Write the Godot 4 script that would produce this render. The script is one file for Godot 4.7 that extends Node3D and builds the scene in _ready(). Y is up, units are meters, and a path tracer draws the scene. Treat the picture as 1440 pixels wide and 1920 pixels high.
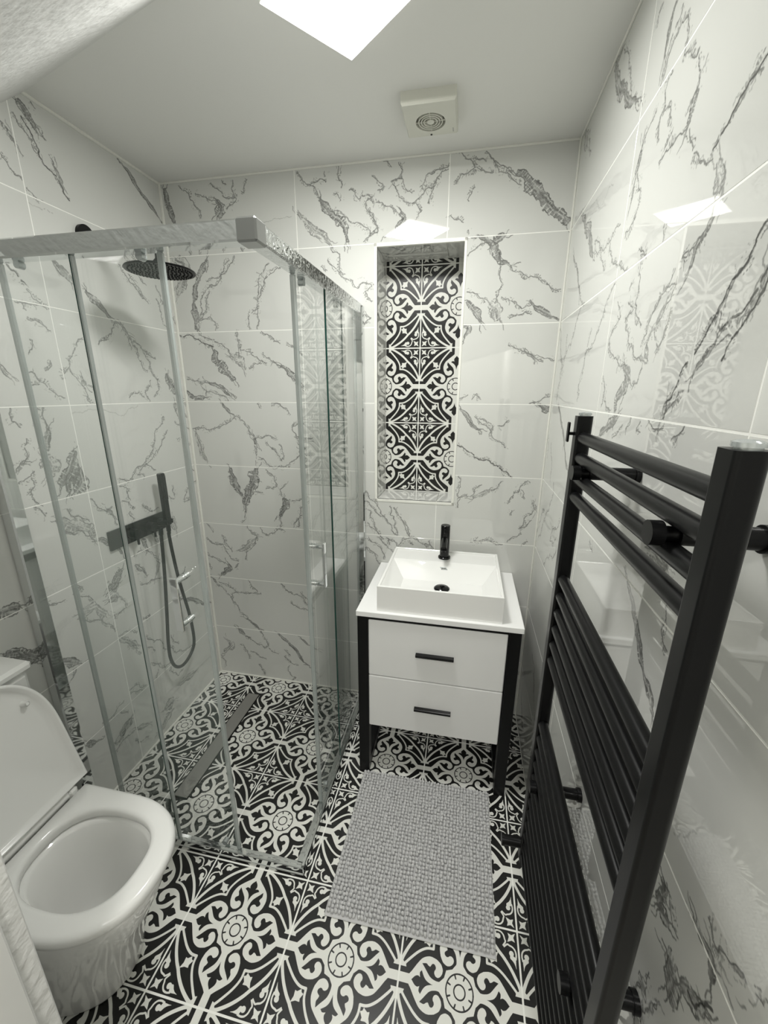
extends Node3D
# Bathroom: x to the right, y up, z towards the camera. The tiled back wall lies in the plane z = 0, the floor at y = 0.

const XL := -1.223       # left wall
const XR := 0.407        # right wall
const H := 2.368         # ceiling
const ZDOOR := 1.62      # hall side of the door wall
const ZEND := 3.3        # far wall of the hall behind the camera
const ROW := 0.2998      # wall tile course
const FT := 0.3305       # floor tile pitch
const FX := -0.3400      # a floor joint in x
const FZ := 0.8925       # a floor joint in z
const NX0 := -0.312      # niche opening, outer edge of its trim
const NX1 := 0.046
const NY0 := 1.063
const NY1 := 2.0986
const ND := 0.19         # niche depth

var M := {}
var names := {}
var rng := RandomNumberGenerator.new()

# ---------------------------------------------------------------- naming
func numbered(called: String) -> String:
	var n: int = names.get(called, -1) + 1
	names[called] = n
	return called if n == 0 else "%s_%03d" % [called, n]

func tag(o: Node, label: String, category := "", group := "") -> void:
	o.set_meta("label", label)
	if category != "": o.set_meta("category", category)
	if group != "": o.set_meta("group", group)

func thing(called: String, at: Vector3, label: String, category: String, group := "") -> Node3D:
	var o := Node3D.new()
	o.name = numbered(called)
	add_child(o)
	o.position = at
	tag(o, label, category, group)
	return o

func structure(called: String, label: String) -> Node3D:
	var o := Node3D.new()
	o.name = called
	add_child(o)
	o.set_meta("kind", "structure")
	o.set_meta("label", label)
	return o

# commits a SurfaceTool in world coordinates as one mesh under parent, its origin moved to the parent's
func part(called: String, st: SurfaceTool, mat: Material, parent: Node3D, label := "") -> MeshInstance3D:
	var o := MeshInstance3D.new()
	o.name = called
	o.mesh = st.commit()
	o.material_override = mat
	o.cast_shadow = GeometryInstance3D.SHADOW_CASTING_SETTING_ON
	parent.add_child(o, true)
	o.position = -world_at(parent)
	if label != "": o.set_meta("label", label)
	return o

func world_at(n: Node) -> Vector3:
	var p := Vector3.ZERO
	while n != self and n is Node3D:
		p += (n as Node3D).position
		n = n.get_parent()
	return p

# ---------------------------------------------------------------- mesh building
func new_st() -> SurfaceTool:
	var st := SurfaceTool.new()
	st.begin(Mesh.PRIMITIVE_TRIANGLES)
	return st

func tri(st: SurfaceTool, a: Vector3, b: Vector3, c: Vector3, hint: Vector3, ua := Vector2.ZERO, ub := Vector2.ZERO, uc := Vector2.ZERO) -> void:
	var n := (b - a).cross(c - a)
	if n.length_squared() < 1e-18: return
	if n.dot(hint) < 0.0:
		var t := b; b = c; c = t
		var tu := ub; ub = uc; uc = tu
		n = -n
	n = n.normalized()
	st.set_normal(n); st.set_uv(ua); st.add_vertex(a)
	st.set_normal(n); st.set_uv(uc); st.add_vertex(c)
	st.set_normal(n); st.set_uv(ub); st.add_vertex(b)

func quad(st: SurfaceTool, a: Vector3, b: Vector3, c: Vector3, d: Vector3, hint: Vector3) -> void:
	tri(st, a, b, c, hint)
	tri(st, a, c, d, hint)

# box with chamfered edges
func rbox(st: SurfaceTool, lo: Vector3, hi: Vector3, ch := 0.002) -> void:
	var c := (lo + hi) * 0.5
	var h := (hi - lo) * 0.5
	ch = minf(ch, minf(h.x, minf(h.y, h.z)) * 0.9)
	var g := h - Vector3.ONE * ch
	for ax in 3:
		for s in [-1.0, 1.0]:
			var u := (ax + 1) % 3
			var v := (ax + 2) % 3
			var p := []
			for k in [[-1, -1], [1, -1], [1, 1], [-1, 1]]:
				var q := Vector3.ZERO
				q[ax] = s * h[ax]; q[u] = k[0] * g[u]; q[v] = k[1] * g[v]
				p.append(c + q)
			var n := Vector3.ZERO
			n[ax] = s
			quad(st, p[0], p[1], p[2], p[3], n)
	if ch <= 0.00001: return
	for ax in 3:
		var u := (ax + 1) % 3
		var v := (ax + 2) % 3
		for su in [-1.0, 1.0]:
			for sv in [-1.0, 1.0]:
				var p := []
				for k in [[-1, 0], [1, 0], [1, 1], [-1, 1]]:
					var q := Vector3.ZERO
					q[ax] = k[0] * g[ax]
					q[u] = su * (h[u] if k[1] == 0 else g[u])
					q[v] = sv * (g[v] if k[1] == 0 else h[v])
					p.append(c + q)
				var n := Vector3.ZERO
				n[u] = su; n[v] = sv
				quad(st, p[0], p[1], p[2], p[3], n)
	for sx in [-1.0, 1.0]:
		for sy in [-1.0, 1.0]:
			for sz in [-1.0, 1.0]:
				var s := Vector3(sx, sy, sz)
				tri(st, c + Vector3(h.x, g.y, g.z) * s, c + Vector3(g.x, h.y, g.z) * s, c + Vector3(g.x, g.y, h.z) * s, s)

func frame_of(d: Vector3) -> Array:
	var u := d.cross(Vector3.UP)
	if u.length() < 0.01: u = d.cross(Vector3.RIGHT)
	u = u.normalized()
	return [u, d.cross(u).normalized()]

func vert(st: SurfaceTool, p: Vector3, n: Vector3) -> void:
	st.set_normal(n); st.set_uv(Vector2.ZERO); st.add_vertex(p)

# four smooth corners, front side where the normals point
func squad(st: SurfaceTool, p: Array, n: Array) -> void:
	var f: Vector3 = (p[1] - p[0]).cross(p[2] - p[0]) + (p[2] - p[0]).cross(p[3] - p[0])
	var order := [0, 2, 1, 0, 3, 2] if f.dot(n[0] + n[2]) > 0.0 else [0, 1, 2, 0, 2, 3]
	for i in order: vert(st, p[i], n[i])

# round bar from a to b, with chamfered ends
func bar(st: SurfaceTool, a: Vector3, b: Vector3, r: float, seg := 20, r1 := -1.0, caps := true) -> void:
	if r1 < 0.0: r1 = r
	var d := (b - a).normalized()
	var f := frame_of(d)
	for i in seg:
		var t0 := TAU * i / seg
		var t1 := TAU * (i + 1) / seg
		var n0: Vector3 = f[0] * cos(t0) + f[1] * sin(t0)
		var n1: Vector3 = f[0] * cos(t1) + f[1] * sin(t1)
		squad(st, [a + n0 * r, a + n1 * r, b + n1 * r1, b + n0 * r1], [n0, n1, n1, n0])
		if caps:
			tri(st, a, a + n0 * r, a + n1 * r, -d)
			tri(st, b, b + n0 * r1, b + n1 * r1, d)

# smooth tube along points
func tube(st: SurfaceTool, pts: Array, r: float, seg := 14) -> void:
	var rings := []
	var norms := []
	var side := Vector3.ZERO
	for i in pts.size():
		var d: Vector3 = (pts[mini(i + 1, pts.size() - 1)] - pts[maxi(i - 1, 0)]).normalized()
		if side == Vector3.ZERO: side = frame_of(d)[0]
		side = (side - d * side.dot(d)).normalized()
		var up := d.cross(side)
		var ring := []
		var nn := []
		for k in seg:
			var n := side * cos(TAU * k / seg) + up * sin(TAU * k / seg)
			nn.append(n)
			ring.append(pts[i] + n * r)
		rings.append(ring)
		norms.append(nn)
	for i in pts.size() - 1:
		for k in seg:
			var k1 := (k + 1) % seg
			squad(st, [rings[i][k], rings[i][k1], rings[i + 1][k1], rings[i + 1][k]], [norms[i][k], norms[i][k1], norms[i + 1][k1], norms[i + 1][k]])
	for k in seg:
		var k1 := (k + 1) % seg
		tri(st, pts[0], rings[0][k], rings[0][k1], pts[0] - pts[1])
		tri(st, pts[-1], rings[-1][k], rings[-1][k1], pts[-1] - pts[-2])

func curve(pts: Array, per := 8) -> Array:
	var out := []
	for i in pts.size() - 1:
		var p0: Vector3 = pts[maxi(i - 1, 0)]
		var p3: Vector3 = pts[mini(i + 2, pts.size() - 1)]
		for k in per:
			out.append((pts[i] as Vector3).cubic_interpolate(pts[i + 1], p0, p3, float(k) / per))
	out.append(pts[-1])
	return out

# turned shape about the vertical axis through c; profile of (radius, height)
func lathe(st: SurfaceTool, c: Vector3, prof: Array, seg := 40) -> void:
	for i in prof.size() - 1:
		var a: Vector2 = prof[i]
		var b: Vector2 = prof[i + 1]
		var e := b - a
		if e.length() < 1e-7: continue
		var m := Vector2(e.y, -e.x).normalized()
		for k in seg:
			var t0 := TAU * k / seg
			var t1 := TAU * (k + 1) / seg
			var d0 := Vector3(cos(t0), 0, sin(t0))
			var d1 := Vector3(cos(t1), 0, sin(t1))
			var p := [c + d0 * a.x + Vector3.UP * a.y, c + d1 * a.x + Vector3.UP * a.y, c + d1 * b.x + Vector3.UP * b.y, c + d0 * b.x + Vector3.UP * b.y]
			var n0 := d0 * m.x + Vector3.UP * m.y
			var n1 := d1 * m.x + Vector3.UP * m.y
			squad(st, p, [n0, n1, n1, n0])

# skin over closed rings of equal count, smoothed, ends closed on request
func loft(rings: Array, cap0: bool, cap1: bool) -> SurfaceTool:
	var st := new_st()
	st.set_smooth_group(0)
	var n: int = rings[0].size()
	var mid := func(r: Array) -> Vector3:
		var m := Vector3.ZERO
		for p in r: m += p
		return m / r.size()
	for i in rings.size() - 1:
		for k in n:
			var k1 := (k + 1) % n
			for p in [rings[i][k], rings[i][k1], rings[i + 1][k1], rings[i][k], rings[i + 1][k1], rings[i + 1][k]]:
				st.add_vertex(p)
	if cap0:
		var m: Vector3 = mid.call(rings[0])
		for k in n:
			for p in [m, rings[0][(k + 1) % n], rings[0][k]]: st.add_vertex(p)
	if cap1:
		var m: Vector3 = mid.call(rings[-1])
		for k in n:
			for p in [m, rings[-1][k], rings[-1][(k + 1) % n]]: st.add_vertex(p)
	st.generate_normals()
	return st

# tile or panel: a right-angled outline (wall coordinates) with thickness and chamfered front edge
func tile(poly: PackedVector2Array, place: Callable, uv: Callable, thick := 0.008, ch := 0.0008) -> SurfaceTool:
	var st := new_st()
	if Geometry2D.is_polygon_clockwise(poly): poly.reverse()
	var n := poly.size()
	var inner := PackedVector2Array()
	for i in n:
		var e0 := (poly[i] - poly[(i + n - 1) % n]).normalized()
		var e1 := (poly[(i + 1) % n] - poly[i]).normalized()
		inner.append(poly[i] + (Vector2(-e0.y, e0.x) + Vector2(-e1.y, e1.x)) * ch)
	var out: Vector3 = place.call(Vector2.ZERO, 1.0) - place.call(Vector2.ZERO, 0.0)
	var ids := Geometry2D.triangulate_polygon(inner)
	for i in range(0, ids.size(), 3):
		var a := inner[ids[i]]; var b := inner[ids[i + 1]]; var c := inner[ids[i + 2]]
		tri(st, place.call(a, 0.0), place.call(b, 0.0), place.call(c, 0.0), out, uv.call(a), uv.call(b), uv.call(c))
	for i in n:
		var j := (i + 1) % n
		var e := (poly[j] - poly[i]).normalized()
		var w: Vector3 = place.call(Vector2(e.y, -e.x), 0.0) - place.call(Vector2.ZERO, 0.0)
		var p0: Vector3 = place.call(inner[i], 0.0); var p1: Vector3 = place.call(inner[j], 0.0)
		var q0: Vector3 = place.call(poly[i], -ch); var q1: Vector3 = place.call(poly[j], -ch)
		var r0: Vector3 = place.call(poly[i], -thick); var r1: Vector3 = place.call(poly[j], -thick)
		tri(st, p0, p1, q1, w + out, uv.call(inner[i]), uv.call(inner[j]), uv.call(poly[j]))
		tri(st, p0, q1, q0, w + out, uv.call(inner[i]), uv.call(poly[j]), uv.call(poly[i]))
		tri(st, q0, q1, r1, w, uv.call(poly[i]), uv.call(poly[j]), uv.call(poly[j]))
		tri(st, q0, r1, r0, w, uv.call(poly[i]), uv.call(poly[j]), uv.call(poly[i]))
	return st

func rect(x0: float, y0: float, x1: float, y1: float) -> PackedVector2Array:
	return PackedVector2Array([Vector2(x0, y0), Vector2(x1, y0), Vector2(x1, y1), Vector2(x0, y1)])

# ---------------------------------------------------------------- materials
func plain(called: String, c: Color, rough: float, metal := 0.0, spec := 0.5) -> StandardMaterial3D:
	var m := StandardMaterial3D.new()
	m.resource_name = called
	m.albedo_color = c
	m.roughness = rough
	m.metallic = metal
	m.metallic_specular = spec
	M[called] = m
	return m

func relief(m: StandardMaterial3D, freq: float, depth_cm: float, seed_: int, octaves := 4, size := 512, scale := 1.0) -> void:
	var n := FastNoiseLite.new()
	n.seed = seed_
	n.noise_type = FastNoiseLite.TYPE_SIMPLEX_SMOOTH
	n.frequency = freq
	n.fractal_octaves = octaves
	var im := n.get_seamless_image(size, size)
	m.heightmap_enabled = true
	m.heightmap_texture = ImageTexture.create_from_image(im)
	m.heightmap_scale = depth_cm
	m.uv1_triplanar = true
	m.uv1_world_triplanar = true
	m.uv1_scale = Vector3.ONE * scale

# ---------------------------------------------------------------- marble print of the wall tiles
var px := PackedByteArray()
var pw := 0
var ph := 0

func dot(x: float, y: float, r: float, v: int) -> void:
	var x0 := maxi(0, int(x - r)); var x1 := mini(pw - 1, int(x + r) + 1)
	var y0 := maxi(0, int(y - r)); var y1 := mini(ph - 1, int(y + r) + 1)
	for j in range(y0, y1 + 1):
		for i in range(x0, x1 + 1):
			var d := Vector2(i - x, j - y).length()
			var a := clampf(r + 0.5 - d, 0.0, 1.0)
			if a > 0.0:
				var k := j * pw + i
				var w := int(lerpf(px[k], v, a))
				if w < px[k]: px[k] = w

func ragged(pts: PackedVector2Array, amount: float, levels: int) -> PackedVector2Array:
	for l in levels:
		var out := PackedVector2Array()
		for i in pts.size() - 1:
			var a := pts[i]; var b := pts[i + 1]
			out.append(a)
			if a.distance_to(b) > 3.0:
				var n := Vector2(a.y - b.y, b.x - a.x)
				out.append((a + b) * 0.5 + n * rng.randf_range(-amount, amount))
		out.append(pts[-1])
		pts = out
	return pts

func stroke(pts: PackedVector2Array, r: float, v: int, gaps := 0.0) -> void:
	var wob := rng.randf() * 100.0
	for i in pts.size() - 1:
		var l := pts[i].distance_to(pts[i + 1])
		var steps := maxi(1, int(l / 0.8))
		for k in steps:
			var p := pts[i].lerp(pts[i + 1], float(k) / steps)
			wob += 0.11
			var s := 0.5 + 0.5 * sin(wob) * sin(wob * 0.37 + 1.3)
			if s < gaps: continue
			dot(p.x, p.y, r * (0.55 + 0.75 * s), v + int((1.0 - s) * 45.0))

func put(x: float, y: float, v: int) -> void:
	var ix := int(x); var iy := int(y)
	if ix >= 0 and iy >= 0 and ix < pw and iy < ph:
		var id := iy * pw + ix
		if v < px[id]: px[id] = v

# veins for a stretch of wall that stands hidden behind furniture
func more_veins(u0: float, v0: float, u1: float, v1: float, count: int, seed_: int) -> Array:
	rng.seed = seed_
	var out := []
	for i in count:
		var p := Vector2(rng.randf_range(u0, u1), rng.randf_range(v0, v1))
		var d := Vector2.from_angle(rng.randf_range(-1.2, -0.5))
		var band := rng.randf() < 0.3
		var row := [3 if band else 0, rng.randi_range(14, 26)]
		for k in rng.randi_range(3, 5):
			row.append(int(p.x * 1000.0)); row.append(int(p.y * 1000.0))
			p += d.rotated(rng.randf_range(-0.6, 0.6)) * rng.randf_range(0.03, 0.07)
		out.append(row)
	return out

func marble(veins: Array, u0: float, vtop: float, width: float, height: float, ppm: float, seed_: int) -> ImageTexture:
	rng.seed = seed_
	pw = int(width * ppm); ph = int(height * ppm)
	px.resize(pw * ph)
	px.fill(250)
	var nz := FastNoiseLite.new()
	nz.seed = seed_
	nz.frequency = 0.02
	nz.fractal_octaves = 3
	for row in veins:
		var kind: int = row[0]
		var wide: float = row[1] * 0.001 * ppm
		var pts := PackedVector2Array()
		for i in range(2, row.size(), 2):
			pts.append(Vector2((row[i] * 0.001 - u0) * ppm, (vtop - row[i + 1] * 0.001) * ppm))
		var total := 0.0
		var base := rng.randf() * 4000.0
		var c := ragged(pts, 0.18, 5) if kind <= 2 else ragged(pts, 0.09, 3)
		for i in c.size() - 1: total += c[i].distance_to(c[i + 1])
		var run := 0.0
		var e0 := PackedVector2Array(); var e1 := PackedVector2Array()
		for i in c.size() - 1:
			var l := c[i].distance_to(c[i + 1])
			var d := (c[i + 1] - c[i]).normalized()
			var n := Vector2(-d.y, d.x)
			for k in maxi(1, int(l / 0.7)):
				var p := c[i] + d * (k * 0.7)
				var t := run + k * 0.7
				var s := t / maxf(total, 1.0)
				if kind <= 2:
					# a vein: uneven dark line, a thinner companion line and here and there grey between the two
					var w := nz.get_noise_2d(base + t * 2.2, 0.0)
					var off := nz.get_noise_2d(base + t * 0.9, 300.0) * (22.0 if kind == 1 else 18.0)
					var v := 144 + int(w * 90.0)
					if kind == 1: v = 104 + int(w * 60.0)
					if kind == 2: v = 218
					if w < 0.42: dot(p.x, p.y, (1.2 if kind == 1 else 0.85) * (1.0 + w * 1.3 - (w * 0.5 if w < 0.0 else 0.0)), clampi(v, 88, 232))
					if kind == 2: continue
					var w2 := nz.get_noise_2d(base + t * 3.0, 900.0)
					if w2 < 0.24: dot(p.x + n.x * off, p.y + n.y * off, 0.7, clampi(168 + int(w2 * 90.0), 110, 235))
					var off2 := nz.get_noise_2d(base + t * 1.3, 2300.0) * 26.0
					if nz.get_noise_2d(base + t * 2.0, 2700.0) > 0.08: dot(p.x + n.x * off2, p.y + n.y * off2, 0.62, 190)
					if nz.get_noise_2d(base + t * 0.8, 1500.0) > -0.08:
						var x := 0.0
						while x < absf(off):
							var q := p + n * x * signf(off)
							var g := nz.get_noise_2d(q.x * 5.0, q.y * 5.0)
							if g < 0.3: put(q.x, q.y, clampi(206 + int(g * 80.0), 150, 245))
							x += 0.7
				else:
					# a band: streaky grey with ragged darker edges, its two sides wandering apart
					var taper := pow(sin(PI * clampf(s, 0.02, 0.98)), 0.32)
					var hl := wide * 0.5 * taper * clampf(1.0 + 1.3 * nz.get_noise_2d(base + t * 0.7, 40.0) + 0.25 * nz.get_noise_2d(base + t * 5.0, 70.0), 0.2, 2.0)
					var hr := wide * 0.5 * taper * clampf(1.0 + 1.3 * nz.get_noise_2d(base + t * 0.7, 840.0) + 0.25 * nz.get_noise_2d(base + t * 5.0, 870.0), 0.2, 2.0)
					var x := -hl
					while x < hr:
						var q := p + n * x
						var g := 1.0 * nz.get_noise_2d(base + t * 0.6, x * 7.0) + 0.4 * nz.get_noise_2d(q.x * 6.0, q.y * 6.0 + 200.0)
						var v := (182 if kind == 3 else 214) + int(g * 85.0)
						if v < 236: put(q.x, q.y, maxi(v, 112))
						x += 0.7
					if k % 5 == 0:
						e0.append(p + n * hr)
						e1.append(p - n * hl)
			run += l
		if e0.size() > 1:
			var dark := 124 if kind == 3 else 156
			stroke(ragged(e0, 0.18, 2), 0.95, dark, 0.32)
			stroke(ragged(e1, 0.18, 2), 0.95, dark, 0.32)
			for k in int(wide * total / 520.0) + 1:      # darker threads inside and off the band
				var j := rng.randi() % e0.size()
				var j2 := mini(j + 2 + rng.randi() % 7, e0.size() - 1)
				var f := rng.randf_range(-0.1, 1.1)
				var a := e0[j].lerp(e1[j], f)
				var b := e0[j2].lerp(e1[j2], f + rng.randf_range(-0.35, 0.35))
				stroke(ragged(PackedVector2Array([a, b]), 0.22, 4), 0.8, dark + 18, 0.2)
			for k in 6:      # whiskers running on from both ends
				var near_end := k < 3
				var o := c[0] if near_end else c[-1]
				var w := (c[0] - c[mini(3, c.size() - 1)] if near_end else c[-1] - c[maxi(c.size() - 4, 0)]).normalized()
				var from := o + Vector2(-w.y, w.x) * wide * rng.randf_range(-0.3, 0.3) - w * 4.0
				stroke(ragged(PackedVector2Array([from, from + w.rotated(rng.randf_range(-0.5, 0.5)) * rng.randf_range(12.0, 38.0)]), 0.2, 4), 0.85, dark + 14, 0.15)
		elif kind < 2:
			for k in 1 + c.size() / 20:      # short spurs
				var a := c[rng.randi() % c.size()]
				var spur := PackedVector2Array([a, a + Vector2.from_angle(rng.randf() * TAU) * rng.randf_range(5.0, 18.0)])
				stroke(ragged(spur, 0.25, 3), 0.75, 172, 0.25)
	return ImageTexture.create_from_image(Image.create_from_data(pw, ph, false, Image.FORMAT_L8, px))

# ---------------------------------------------------------------- black and white print of the patterned tiles
func fill_poly(p: PackedVector2Array, v: int) -> void:
	var n := p.size()
	var lo := 1e9; var hi := -1e9
	for q in p:
		lo = minf(lo, q.y); hi = maxf(hi, q.y)
	for y in range(maxi(0, int(lo)), mini(ph - 1, int(hi) + 1) + 1):
		var yy := y + 0.5
		var xs := []
		for i in n:
			var a := p[i]; var b := p[(i + 1) % n]
			if (a.y <= yy) != (b.y <= yy): xs.append(a.x + (yy - a.y) / (b.y - a.y) * (b.x - a.x))
		xs.sort()
		for i in range(0, xs.size() - 1, 2):
			for x in range(maxi(0, int(round(xs[i]))), mini(pw, int(round(xs[i + 1])))): px[y * pw + x] = v

# smooth closed outline through the points
func smooth(p: Array, closed := true, per := 6) -> Array:
	var out := []
	var n := p.size()
	for i in (n if closed else n - 1):
		var a: Vector2 = p[(i + n - 1) % n] if closed else p[maxi(i - 1, 0)]
		var d: Vector2 = p[(i + 2) % n] if closed else p[mini(i + 2, n - 1)]
		for k in per: out.append((p[i] as Vector2).cubic_interpolate(p[(i + 1) % n], a, d, float(k) / per))
	if not closed: out.append(p[-1])
	return out

func v2(a: Array) -> Array:
	var o := []
	for i in range(0, a.size(), 2): o.append(Vector2(a[i], a[i + 1]))
	return o

func ribbon(p: Array, w: float) -> Array:
	var l := []; var r := []
	for i in p.size():
		var d: Vector2 = (p[mini(i + 1, p.size() - 1)] - p[maxi(i - 1, 0)]).normalized()
		var n := Vector2(-d.y, d.x) * w * 0.5
		l.append(p[i] + n); r.append(p[i] - n)
	r.reverse()
	return l + r

func eight(p: Array, v: int) -> void:      # draws an outline in all eight mirrorings of the square
	for m in 8:
		var o := PackedVector2Array()
		for q in p:
			var a: Vector2 = q
			if m & 1: a = Vector2(a.y, a.x)
			if m & 2: a.x = -a.x
			if m & 4: a.y = -a.y
			o.append((a + Vector2(0.5, 0.5)) * pw)
		fill_poly(o, v)

func ring(r0: float, r1: float, v: int) -> void:
	for y in ph:
		var dy := (y + 0.5) / ph - 0.5
		if absf(dy) > r1: continue
		for x in range(int((0.5 - r1) * pw), int((0.5 + r1) * pw) + 1):
			var d := Vector2((x + 0.5) / pw - 0.5, dy).length()
			if d >= r0 and d < r1: px[y * pw + x] = v

func encaustic() -> ImageTexture:
	pw = 1024; ph = 1024
	px.resize(pw * ph)
	var ink := 20
	var pale := 250
	px.fill(ink)
	# arms of the cross with their volutes
	eight(smooth(v2([.195,.165,.252,.174,.309,.154,.35,.113,.394,.055]), false) + v2([.415,.031,.51,.031,.51,-.01,0,-.01,0,0,.115,.115,.128,.103,.139,.098]) + smooth(v2([.142,.115,.158,.142,.195,.165]), false), pale)
	# black within and around the volutes
	eight(smooth(v2([.314,.117,.287,.09,.243,.046,.203,.031,.163,.031,.128,.062,.112,.113]), false) + v2([.135,.13]) + smooth(v2([.14,.1,.145,.08,.16,.06,.18,.051,.199,.057,.21,.075,.208,.09]), false) + smooth(v2([.201,.097,.199,.112,.21,.128,.226,.13,.237,.12,.246,.108,.262,.113,.28,.123,.314,.117]), false), ink)
	eight(v2([.05,.0,.163,.031,.128,.062,.112,.112,.05,.05]), pale)
	# fleur on each arm
	eight(smooth(v2([.218,-.001,.262,.012,.29,.034,.313,.072]), false) + smooth(v2([.313,.072,.327,.055,.323,.027]), false) + smooth(v2([.323,.027,.342,.034,.365,.026,.393,-.001]), false), ink)
	# fan lines from the middle of each side
	eight(ribbon(smooth(v2([.474,.074,.42,.128,.35,.188,.285,.222,.222,.228]), false), .019), pale)
	eight(ribbon(smooth(v2([.494,.075,.48,.13,.433,.215,.378,.285,.322,.338]), false), .025), pale)
	eight(v2([.444,.068,.51,.068,.51,.135,.49,.118,.468,.098,.452,.094]), pale)
	# lily between the fan lines
	var lily := []
	for q in v2([.058,0,.02,.016,-.004,.042,-.014,.026,-.03,.022,-.05,.018,-.042,0]): lily.append(Vector2(.284, .284) + Vector2(q.x - q.y, q.x + q.y) * 0.70711)
	eight(lily, pale)
	# corner ornament: star, curls, balls and leaves
	var star := []
	for q in v2([.05,0,.014,.012,.0,.042,-.014,.016,-.052,0]): star.append(Vector2(.445, .445) + Vector2(q.x - q.y, q.x + q.y) * 0.70711)
	eight(star, pale)
	eight(ribbon(smooth(v2([.296,.470,.328,.476,.358,.470,.378,.450,.386,.424,.391,.406,.368,.374]), false), .013), pale)
	var ball := []
	for k in 20: ball.append(Vector2(.332, .437) + Vector2.from_angle(TAU * k / 20) * .020)
	eight(ball, pale)
	eight(smooth(v2([.236,.470,.262,.460,.282,.446,.300,.424,.320,.428,.318,.452,.308,.470,.29,.472,.262,.470]), true), pale)
	# pale edge line
	eight(v2([-.51,.492,.51,.492,.51,.51,-.51,.51]), pale)
	# medallion
	ring(.104, .114, ink)
	ring(.040, .050, ink)
	for k in 8:
		var d := Vector2.from_angle(TAU * (k + 0.5) / 8)
		var n := Vector2(-d.y, d.x) * .0065
		var o := PackedVector2Array()
		for q in [d * .078 + n * .7, d * .108 + n, d * .108 - n, d * .078 - n * .7]: o.append((q + Vector2(.5, .5)) * pw)
		fill_poly(o, ink)
	var im := Image.create_from_data(pw, ph, false, Image.FORMAT_L8, px)
	im.resize(768, 768, Image.INTERPOLATE_CUBIC)
	return ImageTexture.create_from_image(im)
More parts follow.
